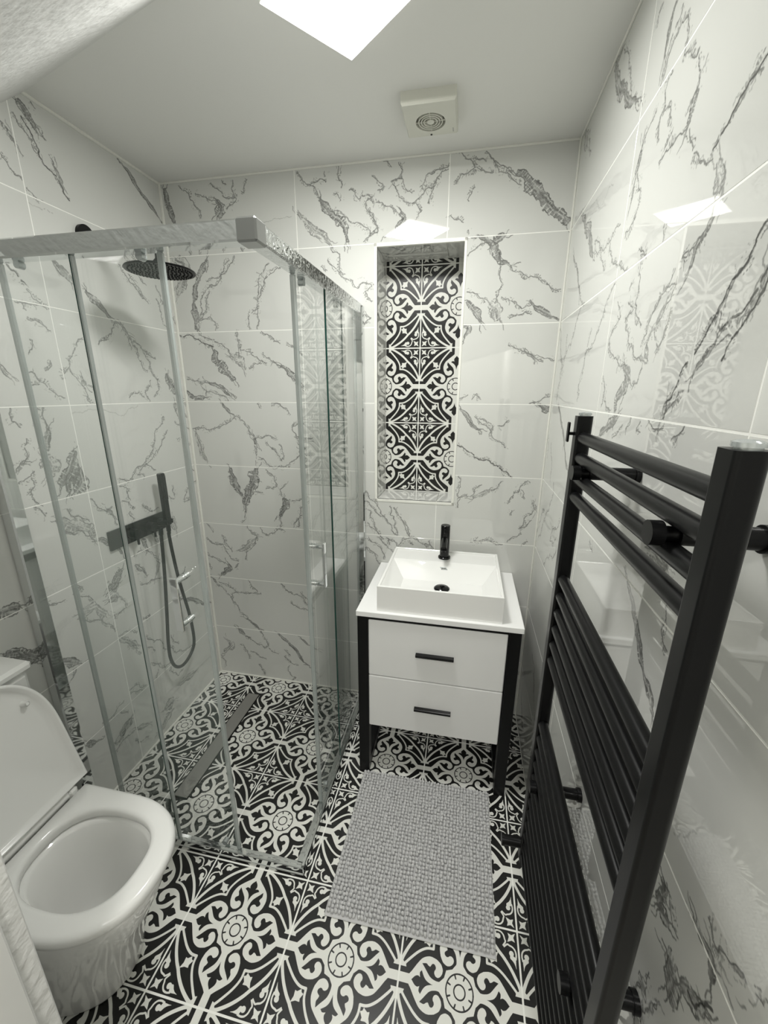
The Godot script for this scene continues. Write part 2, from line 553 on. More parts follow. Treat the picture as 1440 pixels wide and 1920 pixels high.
# Veins of the marble print: kind (0 fine, 1 strong, 2 faint, 3 grey band with dark edges, 4 pale band), width, then points, all in millimetres on the wall.
const VEINS_BACK := [
	[3,22,-1201,2349,-1197,2305,-1185,2265,-1169,2225], [0,0,-1134,2354,-1092,2324,-1072,2290,-1047,2261,-1044,2231], [0,0,-1060,2322,-1013,2302,-965,2293],
	[3,34,-969,2288,-941,2259,-973,2234], [0,0,-928,2258,-898,2272,-879,2290,-909,2294,-961,2330,-986,2353], [0,0,-937,2357,-918,2340], [0,0,-889,2353,-899,2325,-882,2292],
	[0,0,-828,2351,-847,2306,-856,2312], [0,0,-615,2359,-595,2327,-564,2310,-545,2303,-534,2277,-519,2245,-510,2224],
	[3,26,-528,2261,-498,2228,-461,2194,-430,2161,-419,2107], [0,0,-498,2228,-447,2217,-429,2197,-398,2175,-361,2167], [0,0,-564,2310,-525,2327,-501,2315,-505,2352],
	[0,0,-449,2363,-453,2331,-439,2290], [0,0,-471,2277,-443,2250],
	[0,0,-409,2282,-372,2250,-360,2261,-318,2253,-348,2233,-330,2206,-306,2174,-297,2137,-327,2128,-356,2106], [0,0,-361,2167,-327,2144,-327,2123],
	[4,24,-620,2221,-583,2187,-552,2153,-489,2111], [2,0,-775,2202,-727,2209,-647,2212], [0,0,-1121,2131,-1110,2104], [0,0,-1072,2134,-1070,2102],
	[0,0,-962,2113,-949,2132,-907,2130,-868,2102], [4,40,-1191,2088,-1148,2074,-1176,1991,-1198,1949], [3,24,-1043,2080,-1080,2023,-1111,1970,-1126,1891,-1126,1808],
	[0,0,-911,2090,-970,2024,-1054,1998], [0,0,-935,2074,-1004,1984,-1058,1968,-1088,1914,-1102,1865,-1123,1802], [0,0,-1044,1961,-1068,1895,-1104,1852],
	[0,0,-1105,1846,-1057,1860,-1033,1838,-1034,1803], [0,0,-1036,2080,-1049,2033], [0,0,-691,2051,-742,2019,-779,1998,-804,1952,-822,1911,-824,1887,-821,1844,-835,1805],
	[0,0,-757,2054,-783,2027,-809,1970,-825,1917], [0,0,-827,1893,-867,1858,-868,1805], [0,0,-490,2095,-477,2078,-452,2071,-456,2039,-441,1994],
	[0,0,-504,2058,-466,2017,-447,1989,-402,1975,-377,1946,-364,1963,-322,1950,-351,1934,-323,1893], [0,0,-531,2032,-506,2014], [0,0,-359,1855,-326,1836,-356,1808],
	[0,0,-282,2367,-245,2340], [0,0,-219,2354,-205,2304,-247,2298,-224,2263,-195,2229,-131,2198], [0,0,-320,2320,-288,2296,-273,2281,-299,2273],
	[0,0,-205,2304,-196,2280,-167,2253], [0,0,-31,2331,-74,2321,-139,2270], [0,0,-36,2318,-78,2294,-93,2253,-103,2215], [0,0,-72,2284,-132,2246,-166,2220],
	[0,0,-305,2235,-264,2219,-223,2199], [3,32,-211,2194,-191,2173,-217,2144,-246,2121], [0,0,-335,2252,-311,2230], [0,0,-335,2217,-311,2181,-297,2149,-330,2136],
	[0,0,-128,2198,-148,2175], [0,0,95,2360,123,2329,161,2310,193,2294], [3,38,204,2289,242,2263,276,2229,316,2190,355,2155,399,2124],
	[0,0,-22,2373,22,2349,49,2329,56,2315,14,2300,-6,2269], [0,0,56,2315,104,2297,125,2295], [0,0,123,2327,141,2294,184,2277,223,2251], [0,0,49,2342,97,2329],
	[0,0,62,2255,47,2233,41,2212], [0,0,-23,2174,11,2159,28,2148], [0,0,46,2123,48,2108], [3,22,91,2101,125,2084,150,2053,169,2012,203,2003], [3,20,178,2100,142,2078],
	[0,0,120,2077,83,2067,56,2048,49,2034], [0,0,59,2095,91,2101], [0,0,208,2000,255,1968,299,1956,333,1940,367,1913,394,1912], [0,0,170,2002,170,1972,168,1895,158,1874],
	[0,0,53,1915,93,1908,124,1876], [3,22,55,1883,86,1850,112,1806], [4,50,141,1870,171,1853,185,1815], [0,0,184,1894,230,1877,260,1850,297,1864], [0,0,290,1880,298,1862],
	[3,16,303,1859,338,1837,395,1812], [0,0,219,1817,246,1829,300,1833], [1,0,-1215,1790,-1170,1789,-1128,1770,-1072,1744,-1051,1738],
	[0,0,-1118,1788,-1083,1775,-1048,1759,-986,1730,-974,1706], [3,34,-1052,1725,-1037,1669,-997,1631,-965,1592], [4,36,-975,1699,-919,1680,-909,1636],
	[0,0,-931,1796,-931,1736,-930,1705], [0,0,-921,1723,-872,1713,-839,1685,-798,1667], [0,0,-816,1710,-790,1685,-736,1654], [3,20,-736,1654,-696,1629,-664,1592,-634,1560],
	[0,0,-815,1797,-768,1775,-729,1747], [0,0,-702,1747,-662,1725,-633,1695], [0,0,-886,1642,-863,1661,-805,1667],
	[0,0,-1206,1599,-1138,1589,-1062,1586,-1006,1553,-966,1514], [0,0,-1138,1589,-1113,1547,-1054,1534,-1004,1504], [3,20,-1214,1546,-1179,1516,-1124,1520],
	[0,0,-1112,1553,-1120,1527], [3,18,-1093,1586,-1035,1566,-994,1527], [3,13,-1036,1491,-1003,1447], [0,0,-1003,1447,-974,1434,-932,1408,-906,1361,-887,1327],
	[0,0,-1208,1372,-1129,1370,-1048,1392,-983,1428], [4,24,-1194,1355,-1179,1291,-1157,1220], [0,0,-886,1334,-840,1342,-774,1339], [3,18,-894,1334,-885,1307],
	[0,0,-889,1300,-879,1251,-836,1217,-769,1206,-723,1218,-684,1250,-661,1279], [0,0,-827,1322,-793,1282,-759,1234], [0,0,-769,1310,-749,1269,-759,1241],
	[0,0,-860,1495,-853,1472], [0,0,-791,1496,-748,1490,-701,1445], [0,0,-639,1407,-697,1392,-678,1346,-665,1326], [3,16,-671,1346,-636,1340], [3,24,-660,1292,-646,1279],
	[0,0,-669,1265,-643,1203], [3,30,-1033,1188,-1010,1108,-984,1050], [3,48,-899,1193,-914,1120,-943,1060,-973,1005], [0,0,-973,1005,-999,911],
	[0,0,-846,1188,-803,1154,-791,1119,-854,1094], [0,0,-745,1125,-777,1098,-776,1061], [3,28,-765,1054,-752,1010,-795,963], [0,0,-735,1049,-682,1044,-636,1065],
	[0,0,-633,1047,-676,1008,-691,954,-721,907], [0,0,-695,954,-694,909], [0,0,-787,963,-791,902], [0,0,-918,1076,-871,1078], [0,0,-1198,895,-1178,871,-1166,847],
	[0,0,-1208,818,-1181,787,-1120,788,-1106,771], [0,0,-1117,840,-1108,789,-1071,748], [0,0,-1107,767,-1089,724,-1038,699], [0,0,-970,897,-948,856,-919,847],
	[0,0,-901,894,-872,854,-831,868,-793,899,-773,876], [4,24,-920,840,-968,800,-1032,759], [0,0,-920,840,-987,755,-999,710], [0,0,-1039,691,-1066,658],
	[3,26,-1102,678,-1089,656,-1148,612], [0,0,-1220,728,-1168,706,-1117,684], [0,0,-1211,676,-1200,638], [3,14,-1199,584,-1186,562],
	[0,0,-1169,571,-1101,547,-1073,519,-1034,519,-956,531,-926,527], [0,0,-1180,547,-1109,483,-1074,439,-1062,400,-1019,365,-983,328,-930,302],
	[0,0,-989,590,-962,554,-948,532], [3,10,-1027,364,-960,315], [0,0,-812,592,-774,551,-723,541,-675,492,-640,466], [0,0,-763,498,-728,471,-677,461,-642,427],
	[0,0,-708,558,-680,530,-646,488], [0,0,-1073,519,-1109,483], [3,20,-1082,291,-1045,262], [0,0,-1046,253,-985,220,-932,193], [0,0,-954,299,-927,253,-910,213,-932,193],
	[4,26,-1163,221,-1134,190,-1190,130], [0,0,-1084,197,-1041,143,-1036,109], [0,0,-1022,163,-976,144,-929,125], [0,0,-908,197,-855,166],
	[3,13,-845,293,-795,246,-744,203,-709,133], [0,0,-710,124,-665,105,-636,72], [3,8,-716,281,-636,227], [0,0,-824,158,-788,121,-742,111],
	[0,0,-797,102,-807,66,-762,30,-795,7], [0,0,-981,83,-947,18], [0,0,-1213,109,-1184,43], [0,0,-821,200,-785,164], [3,14,48,1794,69,1791,51,1751],
	[0,0,223,1721,253,1709,294,1689,319,1684,343,1679,373,1674,400,1664], [3,13,298,1694,325,1670], [0,0,325,1670,328,1651], [0,0,48,1522,79,1537],
	[0,0,96,1517,110,1537,130,1517], [0,0,322,1503,370,1523,398,1531], [3,28,362,1498,400,1473], [3,13,50,1480,84,1443,130,1396], [0,0,130,1396,137,1375],
	[0,0,111,1449,144,1418,184,1381,207,1355,246,1324], [0,0,132,1439,187,1413,184,1381], [0,0,208,1414,233,1419,252,1441],
	[1,0,48,1329,87,1308,121,1281,176,1272,205,1251,249,1225,284,1198], [0,0,58,1194,71,1148,66,1101,105,1109], [0,0,71,1101,62,1053], [4,18,127,1104,159,1123,197,1137],
	[0,0,116,1109,162,1164], [0,0,202,1137,247,1185], [0,0,348,1190,328,1172,316,1137,281,1107,275,1083], [0,0,325,1149,345,1110], [4,20,378,1095,387,1061],
	[0,0,382,1060,348,1023,331,974,371,1007,381,1019], [0,0,296,1055,293,1031], [0,0,129,897,161,925], [0,0,146,899,220,905,271,896], [0,0,287,910,312,936,343,957],
	[0,0,349,896,374,920], [0,0,-350,1110,-322,1064,-294,1034,-284,1006,-262,985,-237,957,-211,910,-205,901], [0,0,-351,1063,-332,1038,-307,1008,-281,993],
	[0,0,-351,1024,-329,1013,-335,987,-313,959,-313,932,-288,901], [0,0,-348,959,-316,925,-294,904,-268,882], [0,0,-225,1038,-203,1008,-181,974,-165,933,-142,899],
	[0,0,-244,1044,-234,1015,-240,1002,-222,997,-218,975,-221,942,-202,920,-205,901], [0,0,-181,971,-152,924,-142,899], [0,0,-343,887,-307,856,-281,828,-265,798,-271,777],
	[0,0,-300,890,-275,865,-236,831,-223,812], [0,0,-353,835,-330,817,-307,784,-287,755],
	[0,0,-259,890,-220,873,-201,851,-189,865,-183,889,-148,895,-108,888,-79,871,-66,849], [0,0,-249,884,-243,854], [0,0,-148,885,-129,863], [0,0,-76,874,-52,873,-32,851],
	[0,0,-61,888,-52,873],
]
const VEINS_LEFT := [
	[3,22,564,2342,553,2326,535,2304,523,2291], [1,0,562,2303,545,2280,535,2256,528,2220,500,2198,474,2177,449,2138], [0,0,546,2244,532,2218],
	[0,0,523,2307,511,2290,494,2277], [0,0,585,2300,576,2274,556,2265,540,2254], [0,0,494,2242,486,2218,471,2189], [4,10,483,2216,465,2177],
	[3,13,210,2361,171,2343,139,2314,78,2276,6,2224], [0,0,629,2259,612,2247,600,2222], [4,12,608,2234,600,2222], [0,0,649,2177,636,2162,620,2137,595,2135],
	[0,0,592,2116,571,2104,557,2098], [0,0,523,2358,510,2346], [2,0,593,2079,519,2078], [3,20,555,1943,530,1920,495,1885], [3,18,453,1874,406,1846,365,1803],
	[1,0,704,1893,682,1878,669,1857,656,1846], [0,0,659,1835,644,1812,622,1802], [0,0,702,1794,652,1796,616,1795,607,1788], [0,0,682,1794,682,1778],
	[0,0,252,2035,225,2010], [0,0,285,1999,254,1967,221,1938,192,1915,158,1888], [0,0,245,1978,213,1944,180,1903], [0,0,191,1982,154,1957],
	[0,0,99,1969,72,1914,33,1863,0,1813], [0,0,111,1917,89,1870,83,1823,35,1814], [0,0,223,2052,188,2029], [0,0,186,2067,160,2060],
	[0,0,679,1752,655,1752,629,1740,608,1728], [0,0,675,1693,682,1670,697,1649], [0,0,497,1715,537,1683,565,1648,578,1614,595,1600,594,1584],
	[0,0,569,1618,550,1585,526,1555,526,1524,517,1503], [3,15,531,1581,518,1568], [0,0,726,1602,695,1600,681,1573,656,1550,630,1529,606,1522], [0,0,726,1568,682,1565],
	[0,0,656,1606,630,1623,631,1639], [0,0,349,1794,371,1750,400,1724,441,1706], [0,0,337,1791,316,1776,289,1751,290,1714], [4,14,324,1793,293,1760],
	[0,0,290,1746,257,1710,259,1670,218,1627], [0,0,273,1733,224,1698,202,1664,192,1607,163,1597,168,1553,203,1520], [0,0,223,1703,162,1677],
	[0,0,211,1590,251,1542,229,1504], [0,0,339,1522,280,1542,256,1521], [3,28,109,1621,88,1559,25,1512], [4,14,784,1617,772,1597,758,1579],
	[0,0,787,1496,790,1462,769,1439], [0,0,761,1406,769,1361,799,1331,817,1309], [0,0,706,1494,727,1459,724,1433], [0,0,692,1495,692,1456,687,1421],
	[4,14,716,1449,724,1398], [3,18,689,1430,710,1361], [4,38,718,1349,707,1315,721,1277], [0,0,824,1276,793,1287,761,1307], [0,0,794,1334,761,1333],
	[0,0,776,1288,769,1264,787,1223], [3,40,610,1348,636,1303,666,1261,690,1242], [3,44,612,1290,613,1240,642,1207], [3,30,660,1264,667,1213],
	[2,0,597,1471,490,1479,301,1493], [0,0,168,1442,184,1407,232,1381,242,1334,275,1291,322,1256,373,1230,423,1203], [0,0,154,1380,199,1335,252,1287,307,1254,258,1218],
	[0,0,307,1254,362,1217,326,1204], [0,0,453,1223,423,1200], [3,22,85,1494,83,1456], [0,0,48,1487,10,1427], [0,0,101,1414,57,1395,0,1374], [0,0,99,1331,50,1332,16,1295],
	[0,0,66,1254,31,1222,9,1170], [0,0,460,1191,428,1178,419,1124], [0,0,459,1134,405,1085], [0,0,594,1174,568,1136,536,1111,508,1125], [0,0,529,1114,498,1048],
	[3,14,535,1116,515,1093], [4,40,729,1141,686,1108,619,1066,610,1030], [0,0,684,1163,666,1127,612,1095], [0,0,731,1132,719,1099,674,1068],
	[0,0,730,1095,694,1075,661,1079,615,1032], [3,18,594,1019,546,984,504,927], [0,0,787,1223,759,1193], [0,0,789,1197,757,1160], [4,36,208,990,193,923],
	[0,0,8,1120,81,1080,110,1038,47,1036], [0,0,169,1133,170,1080], [3,22,397,948,381,910], [4,24,325,941,316,905], [0,0,366,1092,319,1048,275,1055],
	[0,0,440,1077,414,1045], [0,0,206,1089,173,1068], [0,0,453,900,384,898,336,853,320,806], [4,20,326,816,354,767], [0,0,445,763,381,759,324,746], [0,0,455,857,400,788],
	[0,0,595,848,577,816,543,847,517,872], [3,24,579,805,548,825], [0,0,210,700,164,724], [3,28,594,815,562,826,523,868], [3,28,603,774,563,759],
	[4,46,719,792,658,777,620,730], [0,0,731,896,690,864], [0,0,732,867,664,807], [0,0,736,771,681,733,623,685,604,638], [0,0,569,796,536,738,535,709,600,691],
	[0,0,831,890,784,864,761,864], [0,0,260,607,211,573], [3,18,201,567,92,496,34,451], [0,0,465,611,421,605], [3,30,952,925,898,910], [0,0,454,858,407,795],
	[0,0,595,612,564,613,508,570], [4,28,591,595,553,555,513,506], [0,0,560,560,504,469], [0,0,465,528,410,477,383,418,305,338,241,312,171,293], [0,0,467,475,429,433],
	[0,0,466,394,421,337,354,313], [0,0,431,336,448,299], [0,0,357,298,319,216,283,225], [0,0,326,446,287,370], [3,24,830,666,765,616], [3,36,976,788,931,773,885,724],
	[3,22,939,761,889,709], [0,0,780,604,808,574], [0,0,597,354,556,352,512,309], [0,0,593,335,530,308], [4,38,436,118,373,116], [4,28,328,170,212,153],
	[3,32,677,209,629,210,608,230], [0,0,656,302,616,269], [0,0,718,195,658,190], [3,28,808,294,773,270], [0,0,728,151,615,157], [4,20,597,163,533,127],
	[0,0,616,116,545,71], [4,32,404,71,484,38], [0,0,735,317,626,333],
]
const VEINS_RIGHT := [
	[3,26,396,2357,341,2358,392,2298,482,2219,575,2154], [0,0,410,2348,468,2288,499,2242,527,2202,607,2140,623,2121], [4,36,50,2364,96,2295], [0,0,118,2334,171,2249],
	[0,0,663,2260,643,2254,645,2234], [3,10,734,2213,723,2201,718,2170,718,2142], [0,0,773,2184,769,2170,744,2164,734,2147,727,2121,723,2095],
	[0,0,807,2146,781,2154,757,2147,735,2132,728,2105], [0,0,808,2155,805,2146,819,2123,820,2098,815,2088], [0,0,815,2088,845,2073,872,2053,877,2062],
	[0,0,880,2050,896,2022,899,2004,891,1998,880,1990,866,1978], [3,18,900,1996,893,1981,885,1957], [0,0,885,1957,859,1960,828,1958,799,1959,776,1955],
	[0,0,893,1949,905,1926,920,1907], [0,0,776,2091,755,2086,751,2075,783,2036,811,2005], [0,0,821,1987,814,1978,794,1970], [0,0,763,2047,747,2042,750,2013,758,1996],
	[0,0,719,2068,698,2056,669,2038,660,2025], [3,14,662,2029,660,2006,647,1991], [3,12,649,1969,647,1945], [0,0,661,1988,678,1960,699,1923,678,1899],
	[0,0,926,1902,953,1880,976,1865,996,1863], [4,26,1011,1853,1024,1834,1033,1808], [0,0,1030,1842,1043,1818,1034,1806],
	[1,0,1084,1926,1073,1922,1058,1918,1049,1913,1031,1904,1013,1891,997,1879,987,1877], [0,0,1081,1914,1069,1919,1052,1913,1027,1899], [2,0,82,2096,318,2070,484,2041],
	[3,26,161,2089,276,2006,369,1920], [0,0,365,1955,445,1909,491,1858,498,1844], [0,0,370,1946,476,1900,521,1907,591,1919], [0,0,523,1903,554,1865,602,1833],
	[0,0,636,1887,670,1893,693,1899], [3,10,94,1993,181,1929,258,1842], [0,0,258,1842,312,1810], [0,0,743,1826,790,1804,757,1811], [0,0,853,1827,861,1801],
	[0,0,602,1833,643,1813,691,1809], [0,0,337,1798,261,1768,219,1696,145,1663,104,1604,90,1512], [4,14,14,1775,62,1696,125,1634],
	[0,0,150,1737,155,1687,138,1633,101,1518], [0,0,621,1793,579,1766,549,1730,526,1698,443,1661,419,1613,391,1567,400,1519], [0,0,461,1714,439,1669],
	[0,0,766,1793,778,1757,773,1725,807,1686,826,1670], [0,0,730,1766,727,1752], [0,0,655,1745,693,1707,660,1693,637,1673,641,1653,707,1618,762,1604,812,1572,826,1560],
	[3,24,763,1601,801,1578,794,1554,750,1529,753,1503], [0,0,726,1699,760,1665,795,1634,842,1611,885,1597], [0,0,730,1728,765,1707,726,1699],
	[0,0,935,1741,923,1720,898,1711,868,1679,860,1652,841,1630], [0,0,948,1712,939,1696,918,1678,892,1656,868,1633,866,1606], [0,0,912,1720,952,1715],
	[4,12,919,1690,895,1663], [0,0,946,1681,937,1649,921,1617], [0,0,894,1650,919,1622,918,1610], [0,0,868,1633,885,1597], [0,0,865,1592,855,1565,830,1551],
	[0,0,629,1585,657,1552,647,1513], [0,0,664,1528,720,1505], [3,12,1033,1784,1016,1767,993,1753,986,1726], [0,0,987,1757,952,1751,973,1757],
	[0,0,1030,1781,1010,1764,997,1754], [1,0,1160,1733,1148,1723,1140,1704,1120,1686,1105,1667,1090,1644,1076,1623,1054,1599],
	[0,0,1144,1701,1133,1691,1116,1680,1105,1660,1084,1633], [1,0,1181,1680,1172,1662,1157,1646,1134,1637,1113,1624], [4,14,1175,1674,1166,1657],
	[1,0,1185,1669,1176,1648,1163,1630,1146,1614,1134,1596,1129,1585], [0,0,1102,1649,1103,1631,1116,1623], [3,9,1105,1608,1082,1590,1067,1577],
	[1,0,1040,1589,1023,1572,1017,1552,995,1531,995,1504], [0,0,1029,1547,1014,1524,990,1504], [4,12,995,1531,989,1506], [3,10,138,1503,226,1444,295,1388],
	[3,24,775,1498,737,1472,667,1448], [0,0,855,1499,833,1473], [0,0,904,1493,890,1475,912,1474], [0,0,936,1498,974,1485,1002,1489], [0,0,1070,1497,1037,1471],
	[0,0,812,1481,760,1447], [3,14,150,1498,266,1415,358,1327,408,1306], [0,0,86,1359,134,1306,150,1218], [0,0,16,1383,45,1292],
	[0,0,210,1226,234,1207,201,1139,147,1093,101,1024,48,955], [0,0,113,1099,3,968], [0,0,389,1140,292,1076,274,1025,365,1072], [0,0,384,1041,287,963,183,904],
	[3,16,974,1196,1004,1174,1043,1144,1084,1104,1142,1069,1160,1045], [0,0,1125,1227,1135,1209,1128,1186,1144,1169,1158,1166], [4,18,1030,1283,1071,1283,1107,1283],
	[0,0,715,1184,752,1168], [3,34,1275,865,1291,861,1278,816], [0,0,1286,871,1302,854,1319,835], [3,20,1287,817,1313,829], [2,0,1273,950,1297,977,1314,1004],
	[3,16,1346,904,1363,902,1385,909,1396,881], [0,0,1366,940,1380,928,1389,927,1409,943,1425,959,1431,955], [4,24,1384,917,1404,918], [3,46,1321,791,1346,791,1343,742],
	[3,30,1296,665,1299,645], [3,20,1359,796,1384,822,1402,839], [1,0,1371,811,1387,813,1398,841,1409,858], [0,0,1293,573,1296,614,1319,671,1336,707],
	[0,0,1443,964,1454,968],
]

# ---------------------------------------------------------------- scene
func _ready() -> void:
	# camera
	var cam := Camera3D.new()
	cam.name = "camera"
	add_child(cam)
	cam.position = Vector3(0.0890, 1.5441, 1.7701)
	cam.basis = Basis(Vector3.UP, 0.1994) * Basis(Vector3.RIGHT, -0.2859) * Basis(Vector3.BACK, 0.0034)
	cam.fov = rad_to_deg(2.0 * atan(960.0 / 763.88))
	cam.near = 0.02
	cam.far = 20.0
	cam.current = true
	# surroundings and exposure
	var env := Environment.new()
	env.background_mode = Environment.BG_COLOR
	env.background_color = Color(0.02, 0.02, 0.02)
	env.tonemap_mode = Environment.TONE_MAPPER_LINEAR
	env.tonemap_exposure = 1.38
	env.sdfgi_enabled = true
	env.ssao_enabled = true
	env.ssil_enabled = true
	var we := WorldEnvironment.new()
	we.name = "environment"
	we.environment = env
	add_child(we)

	materials()
	room()
	ceiling_fittings()
	hall_light()
	shower_enclosure()
	shower_fittings()
	vanity()
	toilet()
	radiator()
	bath_mat()

func materials() -> void:
	plain("grout", Color(0.97, 0.97, 0.95), 0.8)
	plain("ceiling_paint", Color(0.90, 0.90, 0.885), 0.9, 0.0, 0.3)
	var pl := plain("rough_plaster", Color(0.86, 0.86, 0.85), 0.75, 0.0, 0.4)
	relief(pl, 0.022, 0.22, 11, 5, 512, 2.6)
	plain("wall_paint", Color(0.82, 0.82, 0.80), 0.7)
	plain("frame_paint", Color(0.86, 0.86, 0.85), 0.3)
	plain("white_trim", Color(0.93, 0.93, 0.90), 0.35)
	plain("chrome", Color(0.86, 0.87, 0.87), 0.035, 1.0)
	var film := plain("filmed_chrome", Color(0.86, 0.87, 0.87), 0.08, 1.0)
	relief(film, 0.02, 0.12, 5, 3, 512, 5.0)
	plain("steel", Color(0.66, 0.655, 0.64), 0.42, 0.7)
	plain("black_metal", Color(0.055, 0.056, 0.059), 0.31, 0.0, 0.32)
	plain("black_gloss", Color(0.05, 0.05, 0.052), 0.14, 0.0, 0.4)
	plain("black_plate", Color(0.07, 0.07, 0.074), 0.22, 0.0, 0.38)
	plain("ceramic", Color(0.945, 0.945, 0.935), 0.04, 0.0, 0.6)
	plain("seat_plastic", Color(0.94, 0.94, 0.93), 0.14)
	plain("counter_white", Color(0.95, 0.95, 0.945), 0.2)
	plain("drawer_white", Color(0.92, 0.92, 0.915), 0.1)
	plain("hose_black", Color(0.10, 0.10, 0.102), 0.45, 0.0, 0.4)
	plain("fan_plastic", Color(0.83, 0.83, 0.79), 0.45)
	plain("mat_grey", Color(0.80, 0.80, 0.80), 0.95, 0.0, 0.2)
	plain("satin_metal", Color(0.64, 0.645, 0.64), 0.28, 0.9)
	plain("hall_floor", Color(0.62, 0.60, 0.57), 0.5)
	plain("clear_plastic", Color(0.75, 0.77, 0.77), 0.12, 0.6)
	var glass := plain("shower_glass", Color(0.66, 0.80, 0.74, 0.032), 0.0)
	glass.transparency = BaseMaterial3D.TRANSPARENCY_ALPHA
	plain("glass_edge", Color(0.10, 0.25, 0.22), 0.12)
	var seal := plain("clear_seal", Color(0.70, 0.73, 0.72, 0.6), 0.2)
	seal.transparency = BaseMaterial3D.TRANSPARENCY_ALPHA
	# tiles
	for w in [["marble_back", VEINS_BACK + more_veins(-0.24, 0.05, 0.36, 0.72, 12, 31), XL, XR - XL, 800.0, 21], ["marble_left", VEINS_LEFT + more_veins(1.02, 0.1, 1.25, 2.2, 12, 32), 0.0, 1.30, 800.0, 22], ["marble_right", VEINS_RIGHT + more_veins(0.05, 0.05, 0.55, 0.75, 10, 33) + more_veins(0.9, 0.05, 1.5, 0.55, 8, 34), 0.0, 1.60, 800.0, 23]]:
		var m := plain(w[0], Color(0.86, 0.863, 0.846), 0.014, 0.0, 0.68)
		m.albedo_texture = marble(w[1], w[2], H, w[3], H, w[4], w[5])
	var en := plain("patterned_tile", Color(0.93, 0.93, 0.905), 0.34)
	en.albedo_texture = encaustic()
	var lamp := plain("lamp_diffuser", Color(1, 1, 1), 0.5)
	lamp.emission_enabled = true
	lamp.emission = Color(1.0, 1.0, 0.98)
	lamp.emission_energy_multiplier = 4.0

func soffit_y(x: float, z: float) -> float:
	return 2.366 + 0.262 * (x + 1.223) - 0.866 * (z - 0.545)

